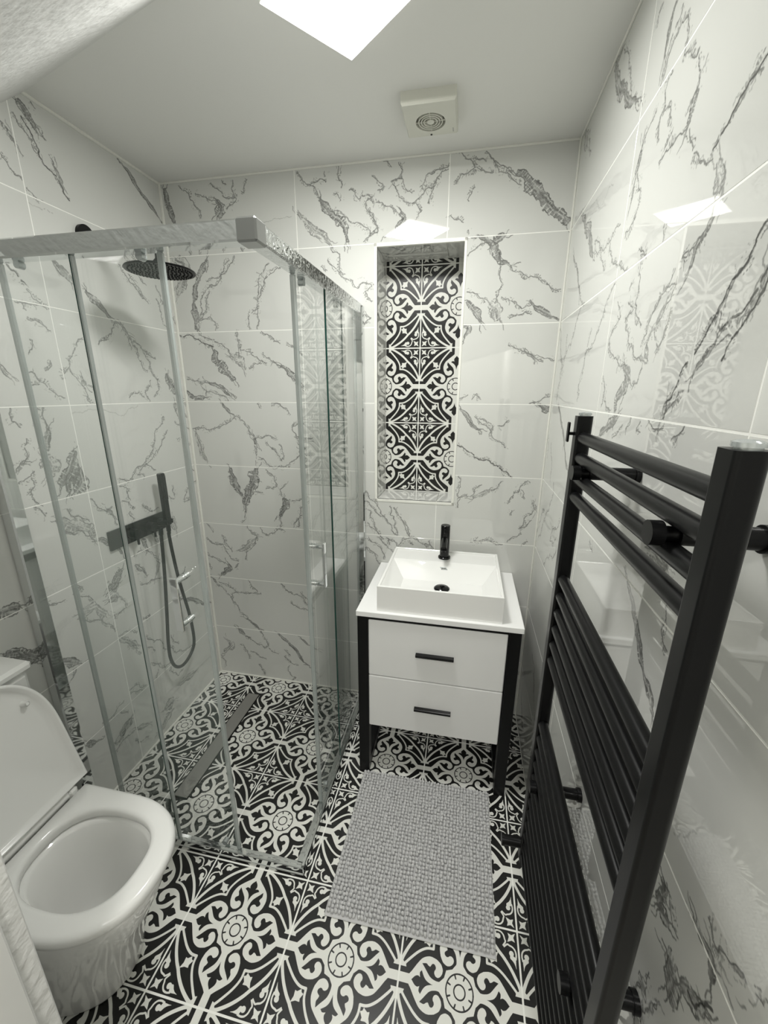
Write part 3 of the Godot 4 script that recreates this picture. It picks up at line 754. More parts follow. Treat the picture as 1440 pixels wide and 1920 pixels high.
func room() -> void:
	var ys := [0.0]
	for k in range(1, 8): ys.append(k * ROW)
	ys.append(H)
	var g := 0.0012      # half a wall joint
	# back wall with the niche
	var wb := structure("wall_back", "glossy white marble tiled wall with patterned niche")
	var st := new_st()
	for b in [[XL - 0.1, -0.1, NX0 + 0.006, H + 0.1], [NX1 - 0.006, -0.1, XR + 0.1, H + 0.1], [NX0 + 0.006, -0.1, NX1 - 0.006, NY0 + 0.006], [NX0 + 0.006, NY1 - 0.006, NX1 - 0.006, H + 0.1]]:
		rbox(st, Vector3(b[0], b[1], -0.35), Vector3(b[2], b[3], -0.0004), 0.0)
	rbox(st, Vector3(NX0, NY0, -0.35), Vector3(NX1, NY1, -ND - 0.0004), 0.0)
	part("grout_bed", st, M.grout, wb)
	var pb := func(p: Vector2, d: float) -> Vector3: return Vector3(p.x, p.y, d)
	var ub := func(p: Vector2) -> Vector2: return Vector2((p.x - XL) / (XR - XL), (H - p.y) / H)
	var xs := [XL, -0.6274, -0.0308, XR]
	for r in ys.size() - 1:
		for c in 3:
			var x0: float = xs[c] + g; var x1: float = xs[c + 1] - g
			var y0: float = ys[r] + g; var y1: float = ys[r + 1] - g
			var poly := rect(x0, y0, x1, y1)
			if c == 1 and y0 > NY0 and y1 < NY1 + 0.01: poly = rect(x0, y0, NX0, y1)
			elif c == 2 and y0 > NY0 and y1 < NY1 + 0.01: poly = rect(NX1, y0, x1, y1)
			elif c == 1 and y1 > NY0 and y0 < NY0: poly = PackedVector2Array([Vector2(x0, y0), Vector2(x1, y0), Vector2(x1, NY0), Vector2(NX0, NY0), Vector2(NX0, y1), Vector2(x0, y1)])
			elif c == 2 and y1 > NY0 and y0 < NY0: poly = PackedVector2Array([Vector2(x0, y0), Vector2(x1, y0), Vector2(x1, y1), Vector2(NX1, y1), Vector2(NX1, NY0), Vector2(x0, NY0)])
			part("tile", tile(poly, pb, ub), M.marble_back, wb)
	# niche: reveals, patterned back, trim
	var ix0 := NX0 + 0.012; var ix1 := NX1 - 0.010; var iy0 := NY0 + 0.012; var iy1 := NY1 - 0.012
	var f := 0.012
	part("niche_side_tile", tile(rect(-ND, iy0, -0.001, iy1), func(p, d): return Vector3(ix0 + d, p.y, p.x), func(p): return ub.call(Vector2(p.x - 0.72, p.y - 0.2)), f), M.marble_back, wb)
	part("niche_side_tile", tile(rect(-ND, iy0, -0.001, iy1), func(p, d): return Vector3(ix1 - d, p.y, p.x), func(p): return ub.call(Vector2(p.x - 0.35, p.y - 0.3)), f), M.marble_back, wb)
	for s in [[ix0, -0.032], [-0.030, ix1]]:
		part("niche_sill_tile", tile(rect(s[0], -ND, s[1], -0.001), func(p, d): return Vector3(p.x, iy0 + d, p.y), func(p): return ub.call(Vector2(p.x - 0.3, p.y + 1.62)), f), M.marble_back, wb)
		part("niche_head_tile", tile(rect(s[0], -ND, s[1], -0.001), func(p, d): return Vector3(p.x, iy1 - d, p.y), func(p): return ub.call(Vector2(p.x - 0.55, p.y + 1.30)), f), M.marble_back, wb)
	var ncx := -0.144
	for c in [[-1, ix0, ncx - 0.0015], [0, ncx + 0.0015, ix1]]:
		for r in 4:
			var b := 1.405 + (r - 1) * FT - FT * 0.0
			var lo := maxf(b + 0.0015, iy0); var hi := minf(b + FT - 0.0015, iy1)
			if hi - lo < 0.004: continue
			part("patterned_tile", tile(rect(c[1], lo, c[2], hi), func(p, d): return Vector3(p.x, p.y, -ND + d), func(p): return Vector2((p.x - ncx) / FT, -(p.y - b) / FT)), M.patterned_tile, wb)
	st = new_st()
	for b in [[NX0, NY0, NX0 + 0.012, NY1], [NX1 - 0.010, NY0, NX1, NY1], [NX0, NY0, NX1, NY0 + 0.012], [NX0, NY1 - 0.012, NX1, NY1]]:
		rbox(st, Vector3(b[0], b[1], -0.012), Vector3(b[2], b[3], 0.002), 0.001)
	part("niche_trim", st, M.white_trim, wb, "white edge trim round the niche")

	# left wall
	var wl := structure("wall_left", "glossy white marble tiled wall behind shower and toilet")
	st = new_st()
	rbox(st, Vector3(XL - 0.12, -0.1, -0.35), Vector3(XL - 0.0004, H + 0.1, ZEND + 0.1), 0.0)
	part("grout_bed", st, M.grout, wl)
	var pl := func(p: Vector2, d: float) -> Vector3: return Vector3(XL + d, p.y, p.x)
	var ul := func(p: Vector2) -> Vector2: return Vector2(p.x / 1.30, (H - p.y) / H)
	var zs := [0.0, 0.597, 1.197, 1.479]
	for r in ys.size() - 1:
		for c in 3:
			part("tile", tile(rect(zs[c] + g, ys[r] + g, zs[c + 1] - g, ys[r + 1] - g), pl, ul), M.marble_left, wl)
	# right wall
	var wr := structure("wall_right", "glossy white marble tiled wall behind the black towel radiator")
	st = new_st()
	rbox(st, Vector3(XR + 0.0004, -0.1, -0.35), Vector3(XR + 0.12, H + 0.1, ZEND + 0.1), 0.0)
	part("grout_bed", st, M.grout, wr)
	var pr := func(p: Vector2, d: float) -> Vector3: return Vector3(XR - d, p.y, p.x)
	var ur := func(p: Vector2) -> Vector2: return Vector2(p.x / 1.60, (H - p.y) / H)
	zs = [0.0, 0.618, 1.220, 1.82]
	for r in ys.size() - 1:
		for c in 3:
			part("tile", tile(rect(zs[c] + g, ys[r] + g, zs[c + 1] - g, ys[r + 1] - g), pr, ur), M.marble_right, wr)

	# floor
	var fl := structure("floor", "black and white patterned tile floor")
	st = new_st()
	rbox(st, Vector3(XL - 0.1, -0.12, -0.1), Vector3(XR + 0.1, -0.0004, ZEND + 0.1), 0.0)
	part("grout_bed", st, M.grout, fl)
	st = new_st()
	rbox(st, Vector3(XL, -0.01, ZDOOR), Vector3(XR, 0.004, ZEND), 0.001)
	part("hall_floor", st, M.hall_floor, fl)
	for i in range(-3, 3):
		for j in range(-3, 3):
			var x0 := FX + i * FT; var z0 := FZ + j * FT
			var lo := Vector2(maxf(x0 + 0.002, XL + 0.002), maxf(z0 + 0.002, 0.002))
			var hi := Vector2(minf(x0 + FT - 0.002, XR - 0.002), minf(z0 + FT - 0.002, ZDOOR))
			if hi.x - lo.x < 0.005 or hi.y - lo.y < 0.005: continue
			var uf := func(p: Vector2) -> Vector2: return Vector2((p.x - x0) / FT, (p.y - z0) / FT)
			part("tile", tile(rect(lo.x, lo.y, hi.x, hi.y), func(p, d): return Vector3(p.x, d, p.y), uf), M.patterned_tile, fl)

	# flat ceiling, sloping ceiling, low wall and door reveal by the camera
	var ce := structure("ceiling", "plain painted grey-white flat ceiling")
	st = new_st()
	rbox(st, Vector3(XL - 0.12, H, -0.35), Vector3(XR + 0.12, H + 0.12, ZEND + 0.1), 0.0)
	part("ceiling_board", st, M.ceiling_paint, ce)
	var so := structure("ceiling_slope", "sloping ceiling of rough white plaster")
	st = new_st()
	var a := []
	for e in [[XL - 0.05, 0.0], [XR + 0.05, 0.0], [XR + 0.05, ZDOOR], [XL - 0.05, ZDOOR]]:
		var z: float = e[1]
		if z == 0.0: z = 0.545 + (2.366 + 0.262 * (e[0] + 1.223) - H - 0.02) / 0.866
		a.append(Vector3(e[0], soffit_y(e[0], z), z))
	var up := Vector3(0, 0.12, 0)
	quad(st, a[0], a[1], a[2], a[3], Vector3.DOWN)
	quad(st, a[0] + up, a[1] + up, a[2] + up, a[3] + up, Vector3.UP)
	for i in 4: quad(st, a[i], a[(i + 1) % 4], a[(i + 1) % 4] + up, a[i] + up, (a[i] + a[(i + 1) % 4] - a[0] - a[2]))
	part("plaster_soffit", st, M.rough_plaster, so)
	var wf := structure("wall_front", "plastered wall end beside the toilet with pale door lining")
	st = new_st()
	rbox(st, Vector3(XL, 0, 1.479), Vector3(-0.500, soffit_y(-0.5, 1.479) + 0.1, ZDOOR), 0.003)
	part("wall_end", st, M.rough_plaster, wf)
	st = new_st()
	rbox(st, Vector3(-0.515, 0, 1.507), Vector3(-0.492, soffit_y(-0.5, 1.507) + 0.05, ZDOOR + 0.02), 0.004)
	part("door_lining", st, M.frame_paint, wf)
	st = new_st()      # wall above the doorway, on the hall side of the slope
	for x in 8:
		var x0 := lerpf(XL - 0.05, XR + 0.05, x / 8.0); var x1 := lerpf(XL - 0.05, XR + 0.05, (x + 1) / 8.0)
		rbox(st, Vector3(x0, soffit_y(x1, ZDOOR) + 0.02, ZDOOR - 0.06), Vector3(x1, H + 0.01, ZDOOR), 0.0)
	part("wall_over_door", st, M.wall_paint, wf)
	st = new_st()
	rbox(st, Vector3(XL - 0.1, -0.1, ZEND), Vector3(XR + 0.1, H + 0.1, ZEND + 0.1), 0.0)
	part("hall_wall", st, M.wall_paint, wf)

	# sealant lines in the corners
	var trims := [
		["trim_1", Vector3(XL, 0, 0), Vector3(XL + 0.009, H, 0.009), "white sealant line in the shower corner"],
		["trim_2", Vector3(XR - 0.006, 0, 0), Vector3(XR, H, 0.006), "white sealant line in the corner beside the vanity"],
		["trim_3", Vector3(XL, H - 0.006, 0), Vector3(XR, H, 0.006), "white sealant line along ceiling above the niche"],
		["trim_4", Vector3(XL, H - 0.008, 0), Vector3(XL + 0.008, H, 0.56), "white sealant line along ceiling above the shower"],
		["trim_5", Vector3(XR - 0.005, H - 0.005, 0), Vector3(XR, H, 1.0), "white sealant line along ceiling above the radiator wall"],
		["trim_6", Vector3(XL, 0, 0), Vector3(XL + 0.009, 0.007, 0.84), "white sealant line at the foot of the shower wall"],
		["trim_7", Vector3(XL, 0, 0), Vector3(-0.395, 0.007, 0.008), "white sealant line at the foot of the niche wall"],
	]
	for t in trims:
		var o := structure(t[0], t[3])
		st = new_st()
		rbox(st, t[1], t[2], 0.001)
		part("sealant", st, M.white_trim, o)

# ---------------------------------------------------------------- lamp and fan
func ceiling_fittings() -> void:
	var yb := 2.349
	var ang := deg_to_rad(128.7)
	var u := Vector3(cos(ang), 0, sin(ang)); var v := Vector3(sin(ang), 0, -cos(ang))
	var L := 0.252
	var c := Vector3(-0.255, yb, 0.496) + (u + v) * L * 0.5
	var t := thing("ceiling_light", Vector3(c.x, H, c.z), "square white LED panel light turned diagonally on ceiling", "ceiling light")
	t.rotation.y = -ang
	var body := MeshInstance3D.new()
	var st := new_st()
	rbox(st, Vector3(-L / 2, yb - H + 0.002, -L / 2), Vector3(L / 2, 0, L / 2), 0.004)
	body.mesh = st.commit(); body.material_override = M.white_trim; body.name = "housing"
	t.add_child(body)
	var face := MeshInstance3D.new()
	st = new_st()
	rbox(st, Vector3(-L / 2 + 0.004, yb - H, -L / 2 + 0.004), Vector3(L / 2 - 0.004, yb - H + 0.002, L / 2 - 0.004), 0.0008)
	face.mesh = st.commit(); face.material_override = M.lamp_diffuser; face.name = "diffuser"
	face.set_meta("label", "glowing white diffuser")
	t.add_child(face)
	var light := AreaLight3D.new()
	light.name = "panel_glow"
	light.area_size = Vector2(L - 0.01, L - 0.01)
	light.light_energy = 1.0
	light.light_color = Color(1.0, 1.0, 0.982)
	light.area_range = 8.0
	light.area_attenuation = 2.0
	light.shadow_enabled = true
	t.add_child(light)
	light.position = Vector3(0, yb - H - 0.003, 0)
	light.rotation.x = -PI / 2

	var fx0 := -0.157; var fx1 := 0.002; var fz0 := 0.172; var fz1 := 0.336; var fy := 2.335
	var cc := Vector3(-0.0785, fy, 0.244)
	var e := thing("extractor_fan", Vector3(cc.x, H, cc.z), "square cream extractor fan with round ringed grille on ceiling", "fan")
	# cover with a round opening
	st = new_st()
	var R := 0.045
	var seg := 48
	var lo := Vector3(fx0, fy, fz0); var hi := Vector3(fx1, fy, fz1)
	for k in seg:
		var p := []
		for kk in [k, k + 1]:
			var d := Vector3(cos(TAU * kk / seg), 0, sin(TAU * kk / seg))
			var s := 1e9
			for ax in [0, 2]:
				if absf(d[ax]) > 1e-6: s = minf(s, ((hi[ax] - 0.004 if d[ax] > 0 else lo[ax] + 0.004) - cc[ax]) / d[ax])
			p.append(cc + d * R); p.append(cc + d * s)
		quad(st, p[0], p[1], p[3], p[2], Vector3.DOWN)
		if absf(p[1].x - p[3].x) > 1e-5 and absf(p[1].z - p[3].z) > 1e-5:      # the piece that runs into a corner of the cover
			tri(st, p[1], p[3], Vector3(hi.x - 0.004 if p[1].x > cc.x else lo.x + 0.004, fy, hi.z - 0.004 if p[1].z > cc.z else lo.z + 0.004), Vector3.DOWN)
		quad(st, p[0], p[2], p[2] + Vector3.UP * 0.012, p[0] + Vector3.UP * 0.012, cc - p[0])
	var q := [Vector3(fx0 + .004, fy, fz0 + .004), Vector3(fx1 - .004, fy, fz0 + .004), Vector3(fx1 - .004, fy, fz1 - .004), Vector3(fx0 + .004, fy, fz1 - .004)]
	var w := [Vector3(fx0, fy + .006, fz0), Vector3(fx1, fy + .006, fz0), Vector3(fx1, fy + .006, fz1), Vector3(fx0, fy + .006, fz1)]
	var x := [Vector3(fx0, H, fz0), Vector3(fx1, H, fz0), Vector3(fx1, H, fz1), Vector3(fx0, H, fz1)]
	for k in 4:
		var k1 := (k + 1) % 4
		var o: Vector3 = (q[k] + q[k1]) * 0.5 - (q[0] + q[2]) * 0.5
		quad(st, q[k], q[k1], w[k1], w[k], o + Vector3.DOWN * 0.05)
		quad(st, w[k], w[k1], x[k1], x[k], o)
	part("cover", st, M.fan_plastic, e)
	st = new_st()      # open duct above the grille, closed by the ceiling side of the housing
	for k in seg:
		var d0 := Vector3(cos(TAU * k / seg), 0, sin(TAU * k / seg)) * R; var d1 := Vector3(cos(TAU * (k + 1) / seg), 0, sin(TAU * (k + 1) / seg)) * R
		quad(st, cc + d0 + Vector3.UP * 0.012, cc + d1 + Vector3.UP * 0.012, cc + d1 + Vector3.UP * 0.032, cc + d0 + Vector3.UP * 0.032, -d0)
		tri(st, cc + Vector3.UP * 0.032, cc + d0 + Vector3.UP * 0.032, cc + d1 + Vector3.UP * 0.032, Vector3.DOWN)
	part("duct", st, M.fan_plastic, e)
	for k in 6:
		var q0 := Vector3(cos(TAU * k / 6.0), 0, sin(TAU * k / 6.0)); var q1 := Vector3(cos(TAU * k / 6.0 + 0.75), 0, sin(TAU * k / 6.0 + 0.75))
		st = new_st()
		quad(st, cc + q0 * 0.012 + Vector3.UP * 0.014, cc + q0 * 0.042 + Vector3.UP * 0.014, cc + q1 * 0.042 + Vector3.UP * 0.026, cc + q1 * 0.012 + Vector3.UP * 0.026, Vector3.DOWN)
		quad(st, cc + q0 * 0.012 + Vector3.UP * 0.0155, cc + q0 * 0.042 + Vector3.UP * 0.0155, cc + q1 * 0.042 + Vector3.UP * 0.0275, cc + q1 * 0.012 + Vector3.UP * 0.0275, Vector3.UP)
		part("fan_blade", st, M.fan_plastic, e)
	for r in [0.020, 0.028, 0.036]:
		st = new_st()
		lathe(st, cc, [Vector2(r + .0013, .006), Vector2(r + .0013, 0), Vector2(r - .0013, 0), Vector2(r - .0013, .006), Vector2(r + .0013, .006)], 40)
		part("grille_ring", st, M.fan_plastic, e)
	st = new_st()
	lathe(st, cc, [Vector2(.0005, .006), Vector2(.011, .006), Vector2(.011, 0), Vector2(.0005, -.001)], 28)
	part("grille_boss", st, M.fan_plastic, e)
	for d in [Vector3(1, 0, 0), Vector3(0, 0, 1)]:
		st = new_st()
		var s: Vector3 = Vector3(0.0012, 0.004, 0.0012) + d * (R - 0.0012)
		rbox(st, cc - Vector3(s.x, -0.001, s.z), cc + Vector3(s.x, 0.005, s.z), 0.0005)
		part("grille_bar", st, M.fan_plastic, e)
	st = new_st()
	bar(st, Vector3(-0.081, fy - 0.0015, 0.183), Vector3(-0.081, fy + 0.002, 0.183), 0.0032, 16)
	part("screw", st, M.black_metal, e)
	st = new_st()
	rbox(st, Vector3(-0.0135, fy - 0.0006, 0.186), Vector3(-0.0105, fy + 0.001, 0.206), 0.0002)
	part("maker_mark", st, M.steel, e)

# round flush light of the hall behind the camera: it lights the room through the doorway
func hall_light() -> void:
	var c := Vector3(0.10, H, 2.50)
	var t := thing("hall_light", c, "round white flush ceiling light in the hall beyond the doorway", "ceiling light")
	var st := new_st()
	lathe(st, c, [Vector2(.0005, 0), Vector2(.16, 0), Vector2(.16, -.02), Vector2(.155, -.024)], 40)
	part("base", st, M.white_trim, t)
	st = new_st()
	lathe(st, c, [Vector2(.155, -.020), Vector2(.150, -.026), Vector2(.0005, -.028)], 40)
	part("diffuser", st, M.lamp_diffuser, t)
	var light := AreaLight3D.new()
	light.name = "hall_glow"
	light.area_size = Vector2(0.26, 0.26)
	light.light_energy = 1.3
	light.light_color = Color(1.0, 0.995, 0.975)
	light.area_range = 8.0
	light.area_attenuation = 2.0
	light.shadow_enabled = true
	t.add_child(light)
	light.position = Vector3(0, -0.032, 0)
	light.rotation.x = -PI / 2

# ---------------------------------------------------------------- shower
func pane(called: String, lo: Vector3, hi: Vector3, parent: Node3D, edge_axis: int, ends: Array) -> MeshInstance3D:
	var st := new_st()
	rbox(st, lo, hi, 0.0)
	var o := part(called, st, M.shower_glass, parent)
	for s in ends:
		st = new_st()
		var a := lo; var b := hi
		if s < 0: b[edge_axis] = lo[edge_axis] + 0.0005; a[edge_axis] -= 0.0015
		else: a[edge_axis] = hi[edge_axis] - 0.0005; b[edge_axis] += 0.0015
		rbox(st, a, b, 0.0005)
		part("polished_edge", st, M.glass_edge, o, "dark green glass edge")
	return o

func shower_enclosure() -> void:
	var cx := -0.357; var cz := 0.886
	var y0 := 1.843; var y1 := 1.884
	var t := thing("shower_enclosure", Vector3(cx, 0, cz), "square glass corner shower enclosure with chrome rails and open sliding doors", "shower")
	var st := new_st()
	rbox(st, Vector3(XL, y0, cz - 0.042), Vector3(cx - 0.040, y1, cz), 0.004)
	part("top_rail", st, M.chrome, t, "polished chrome rail above the toilet side")
	st = new_st()
	rbox(st, Vector3(cx - 0.042, y0, 0.012), Vector3(cx, y1, cz - 0.040), 0.004)
	part("top_rail", st, M.filmed_chrome, t, "chrome rail still wrapped in wrinkled clear film")
	st = new_st()
	rbox(st, Vector3(cx - 0.046, y0 - 0.003, cz - 0.046), Vector3(cx + 0.001, y1 + 0.002, cz + 0.001), 0.004)
	part("corner_cap", st, M.satin_metal, t, "grey corner cap")
	st = new_st()
	rbox(st, Vector3(XL + 0.03, 0, cz - 0.038), Vector3(cx, 0.010, cz), 0.002)
	rbox(st, Vector3(XL + 0.03, 0.010, cz - 0.012), Vector3(cx, 0.036, cz), 0.002)
	part("bottom_track", st, M.chrome, t)
	st = new_st()
	rbox(st, Vector3(cx - 0.038, 0, 0.02), Vector3(cx, 0.010, cz - 0.001), 0.002)
	rbox(st, Vector3(cx - 0.012, 0.010, 0.02), Vector3(cx, 0.036, cz - 0.001), 0.002)
	part("bottom_track", st, M.chrome, t)
	st = new_st()
	rbox(st, Vector3(XL + 0.001, 0, cz - 0.045), Vector3(XL + 0.038, y1 - 0.02, cz - 0.002), 0.004)
	part("wall_profile", st, M.chrome, t)
	st = new_st()
	rbox(st, Vector3(cx - 0.036, 0, 0.002), Vector3(cx + 0.004, y1 - 0.004, 0.036), 0.004)
	part("wall_profile", st, M.chrome, t)
	# fixed panes
	var d := pane("fixed_pane", Vector3(XL + 0.02, 0.03, cz - 0.017), Vector3(-0.832, y0 + 0.005, cz - 0.011), t, 0, [1])
	var st2 := new_st()
	rbox(st2, Vector3(-0.829, 0.03, cz - 0.019), Vector3(-0.820, y0, cz - 0.009), 0.002)
	part("pane_seal", st2, M.clear_seal, d, "clear grey plastic seal")
	d = pane("fixed_pane", Vector3(cx - 0.017, 0.03, 0.02), Vector3(cx - 0.011, y0 + 0.005, 0.435), t, 2, [1])
	# sliding doors, both pushed back from the corner
	d = pane("sliding_door", Vector3(-1.052, 0.014, cz - 0.035), Vector3(-0.615, y0 + 0.005, cz - 0.029), t, 0, [])
	for x in [-1.062, -0.615]:
		st = new_st()
		rbox(st, Vector3(x, 0.014, cz - 0.039), Vector3(x + 0.013, y0, cz - 0.025), 0.003)
		part("door_seal", st, M.clear_seal, d, "clear grey plastic seal")
	handle(d, Vector3(-0.672, 1.043, cz - 0.032), Vector3(-0.676, 0.906, cz - 0.032), Vector3(0, 0, 1))
	for x in [-1.0, -0.66]: roller(d, Vector3(x, 0.028, cz - 0.032), Vector3(0, 0, 1))
	for x in [-1.0, -0.66]: roller(d, Vector3(x, y0 - 0.006, cz - 0.032), Vector3(0, 0, 1))
	d = pane("sliding_door", Vector3(cx - 0.035, 0.014, 0.205), Vector3(cx - 0.029, y0 + 0.005, 0.628), t, 2, [-1])
	st = new_st()
	rbox(st, Vector3(cx - 0.039, 0.014, 0.628), Vector3(cx - 0.025, y0, 0.641), 0.003)
	part("door_seal", st, M.clear_seal, d, "clear grey plastic seal")
	handle(d, Vector3(cx - 0.032, 1.058, 0.585), Vector3(cx - 0.032, 0.925, 0.585), Vector3(1, 0, 0))
	for z in [0.26, 0.57]: roller(d, Vector3(cx - 0.032, 0.028, z), Vector3(1, 0, 0))
	for z in [0.26, 0.57]: roller(d, Vector3(cx - 0.032, y0 - 0.006, z), Vector3(1, 0, 0))

func handle(door: Node3D, a: Vector3, b: Vector3, out: Vector3) -> void:
	var st := new_st()
	for p in [a, b]:
		bar(st, p - out * 0.018, p + out * 0.036, 0.0085, 20)
		bar(st, p + out * 0.003, p + out * 0.007, 0.0102, 20)
		bar(st, p - out * 0.007, p - out * 0.003, 0.0102, 20)
	var side := Vector3(0.0035, 0.0035, 0.0035) + Vector3(absf(out.z), 0, absf(out.x)) * 0.0062
	rbox(st, b + out * 0.038 - Vector3(0, 0.010, 0) - side, a + out * 0.038 + Vector3(0, 0.010, 0) + side, 0.002)
	part("handle", st, M.chrome, door, "chrome bow handle")

func roller(door: Node3D, p: Vector3, out: Vector3) -> void:
	var st := new_st()
	bar(st, p - out * 0.010, p + out * 0.006, 0.009, 20)
	part("roller", st, M.clear_plastic, door)

func shower_fittings() -> void:
	# rain head on a wall arm
	var hc := Vector3(-0.948, 1.930, 0.418)
	var t := thing("rain_shower_head", Vector3(XL, 2.048, 0.418), "round flat black rain shower head on black wall arm", "shower head")
	var st := new_st()
	bar(st, Vector3(XL, 2.048, 0.418), Vector3(XL + 0.012, 2.048, 0.418), 0.033, 32)
	part("wall_rose", st, M.black_metal, t)
	st = new_st()
	tube(st, curve([Vector3(XL + 0.01, 2.048, 0.418), Vector3(-1.1, 2.048, 0.418), Vector3(-1.0, 2.047, 0.418), Vector3(-0.960, 2.034, 0.418), Vector3(-0.948, 2.0, 0.418), Vector3(-0.948, 1.965, 0.418)], 8), 0.0115, 18)
	part("arm", st, M.black_metal, t)
	st = new_st()
	lathe(st, hc, [Vector2(.0005, .034), Vector2(.014, .034), Vector2(.019, .028), Vector2(.019, .020), Vector2(.022, .008), Vector2(.09, .006), Vector2(.107, .003), Vector2(.109, 0), Vector2(.107, -.003), Vector2(.0005, -.003)], 64)
	part("head", st, M.black_metal, t)
	st = new_st()
	for ringi in range(1, 9):
		for k in ringi * 6:
			var a := TAU * k / (ringi * 6.0) + ringi * 0.3
			var p := hc + Vector3(cos(a), 0, sin(a)) * ringi * 0.0120
			bar(st, p + Vector3.DOWN * 0.002, p + Vector3.DOWN * 0.0062, 0.0030, 8, 0.0018)
	var nz := part("nozzles", st, M.hose_black, t, "rubber nozzles")
	nz.set_meta("kind", "stuff")

	# mixer plate
	var m := thing("shower_mixer", Vector3(XL, 0.998, 0.41), "black rectangular shower mixer plate with two levers on wall", "shower mixer")
	st = new_st()
	rbox(st, Vector3(XL, 0.958, 0.262), Vector3(XL + 0.010, 1.034, 0.558), 0.0015)
	part("plate", st, M.black_plate, m)
	for z in [0.455, 0.362]:
		st = new_st()
		bar(st, Vector3(XL + 0.008, 0.996, z), Vector3(XL + 0.040, 0.996, z), 0.019, 28)
		var k := part("knob", st, M.black_metal, m)
		st = new_st()
		rbox(st, Vector3(XL + 0.033, 0.950, z - 0.004), Vector3(XL + 0.041, 0.992, z + 0.004), 0.0015)
		part("lever", st, M.black_metal, k)
	st = new_st()
	bar(st, Vector3(XL + 0.008, 1.0, 0.300), Vector3(XL + 0.038, 1.0, 0.300), 0.012, 24)
	for z in [0.280, 0.3155]: rbox(st, Vector3(XL + 0.034, 0.990, z), Vector3(XL + 0.066, 1.010, z + 0.0045), 0.001)
	rbox(st, Vector3(XL + 0.034, 0.990, 0.280), Vector3(XL + 0.0405, 1.010, 0.320), 0.001)
	part("holder", st, M.black_metal, m)
	st = new_st()
	bar(st, Vector3(XL + 0.050, 0.985, 0.342), Vector3(XL + 0.050, 0.955, 0.345), 0.009, 20)
	bar(st, Vector3(XL + 0.008, 0.985, 0.342), Vector3(XL + 0.052, 0.985, 0.342), 0.010, 20)
	part("hose_outlet", st, M.black_metal, m)

	# hand shower and hose
	var hx := XL + 0.053
	var hs := thing("hand_shower", Vector3(hx, 0.985, 0.30), "black stick hand shower with hanging hose loop in wall holder", "hand shower")
	st = new_st()
	rbox(st, Vector3(hx - 0.011, 0.985, 0.286), Vector3(hx + 0.012, 1.214, 0.314), 0.004)
	part("stick", st, M.black_plate, hs)
	st = new_st()
	rbox(st, Vector3(hx + 0.012, 1.10, 0.289), Vector3(hx + 0.0135, 1.205, 0.311), 0.0005)
	part("spray_face", st, M.hose_black, hs)
	st = new_st()
	bar(st, Vector3(hx, 0.988, 0.300), Vector3(hx, 0.958, 0.301), 0.0095, 20)
	bar(st, Vector3(hx, 0.958, 0.301), Vector3(hx, 0.945, 0.301), 0.0075, 20)
	part("coupling", st, M.black_metal, hs)
	st = new_st()
	var pts := []
	for p in [[.955, .345], [.772, .362], [.591, .386], [.457, .405], [.375, .405], [.318, .380], [.296, .331], [.322, .268], [.375, .241], [.506, .246], [.644, .270], [.742, .285], [.86, .296], [.950, .301]]:
		pts.append(Vector3(hx - 0.003, p[0], p[1]))
	tube(st, curve(pts, 8), 0.0072, 14)
	part("hose", st, M.hose_black, hs)

	# linear drain
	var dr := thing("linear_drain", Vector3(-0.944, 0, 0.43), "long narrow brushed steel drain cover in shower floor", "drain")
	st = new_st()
	rbox(st, Vector3(-0.979, 0.0002, 0.132), Vector3(-0.909, 0.0012, 0.728), 0.0)  # flat black sheet, its colour stands in for shade in the channel gap
	part("frame", st, M.black_metal, dr, "black sheet painting the shade in the gap round the cover")
	st = new_st()
	rbox(st, Vector3(-0.974, 0.0005, 0.137), Vector3(-0.914, 0.004, 0.723), 0.001)
	part("cover", st, M.steel, dr)

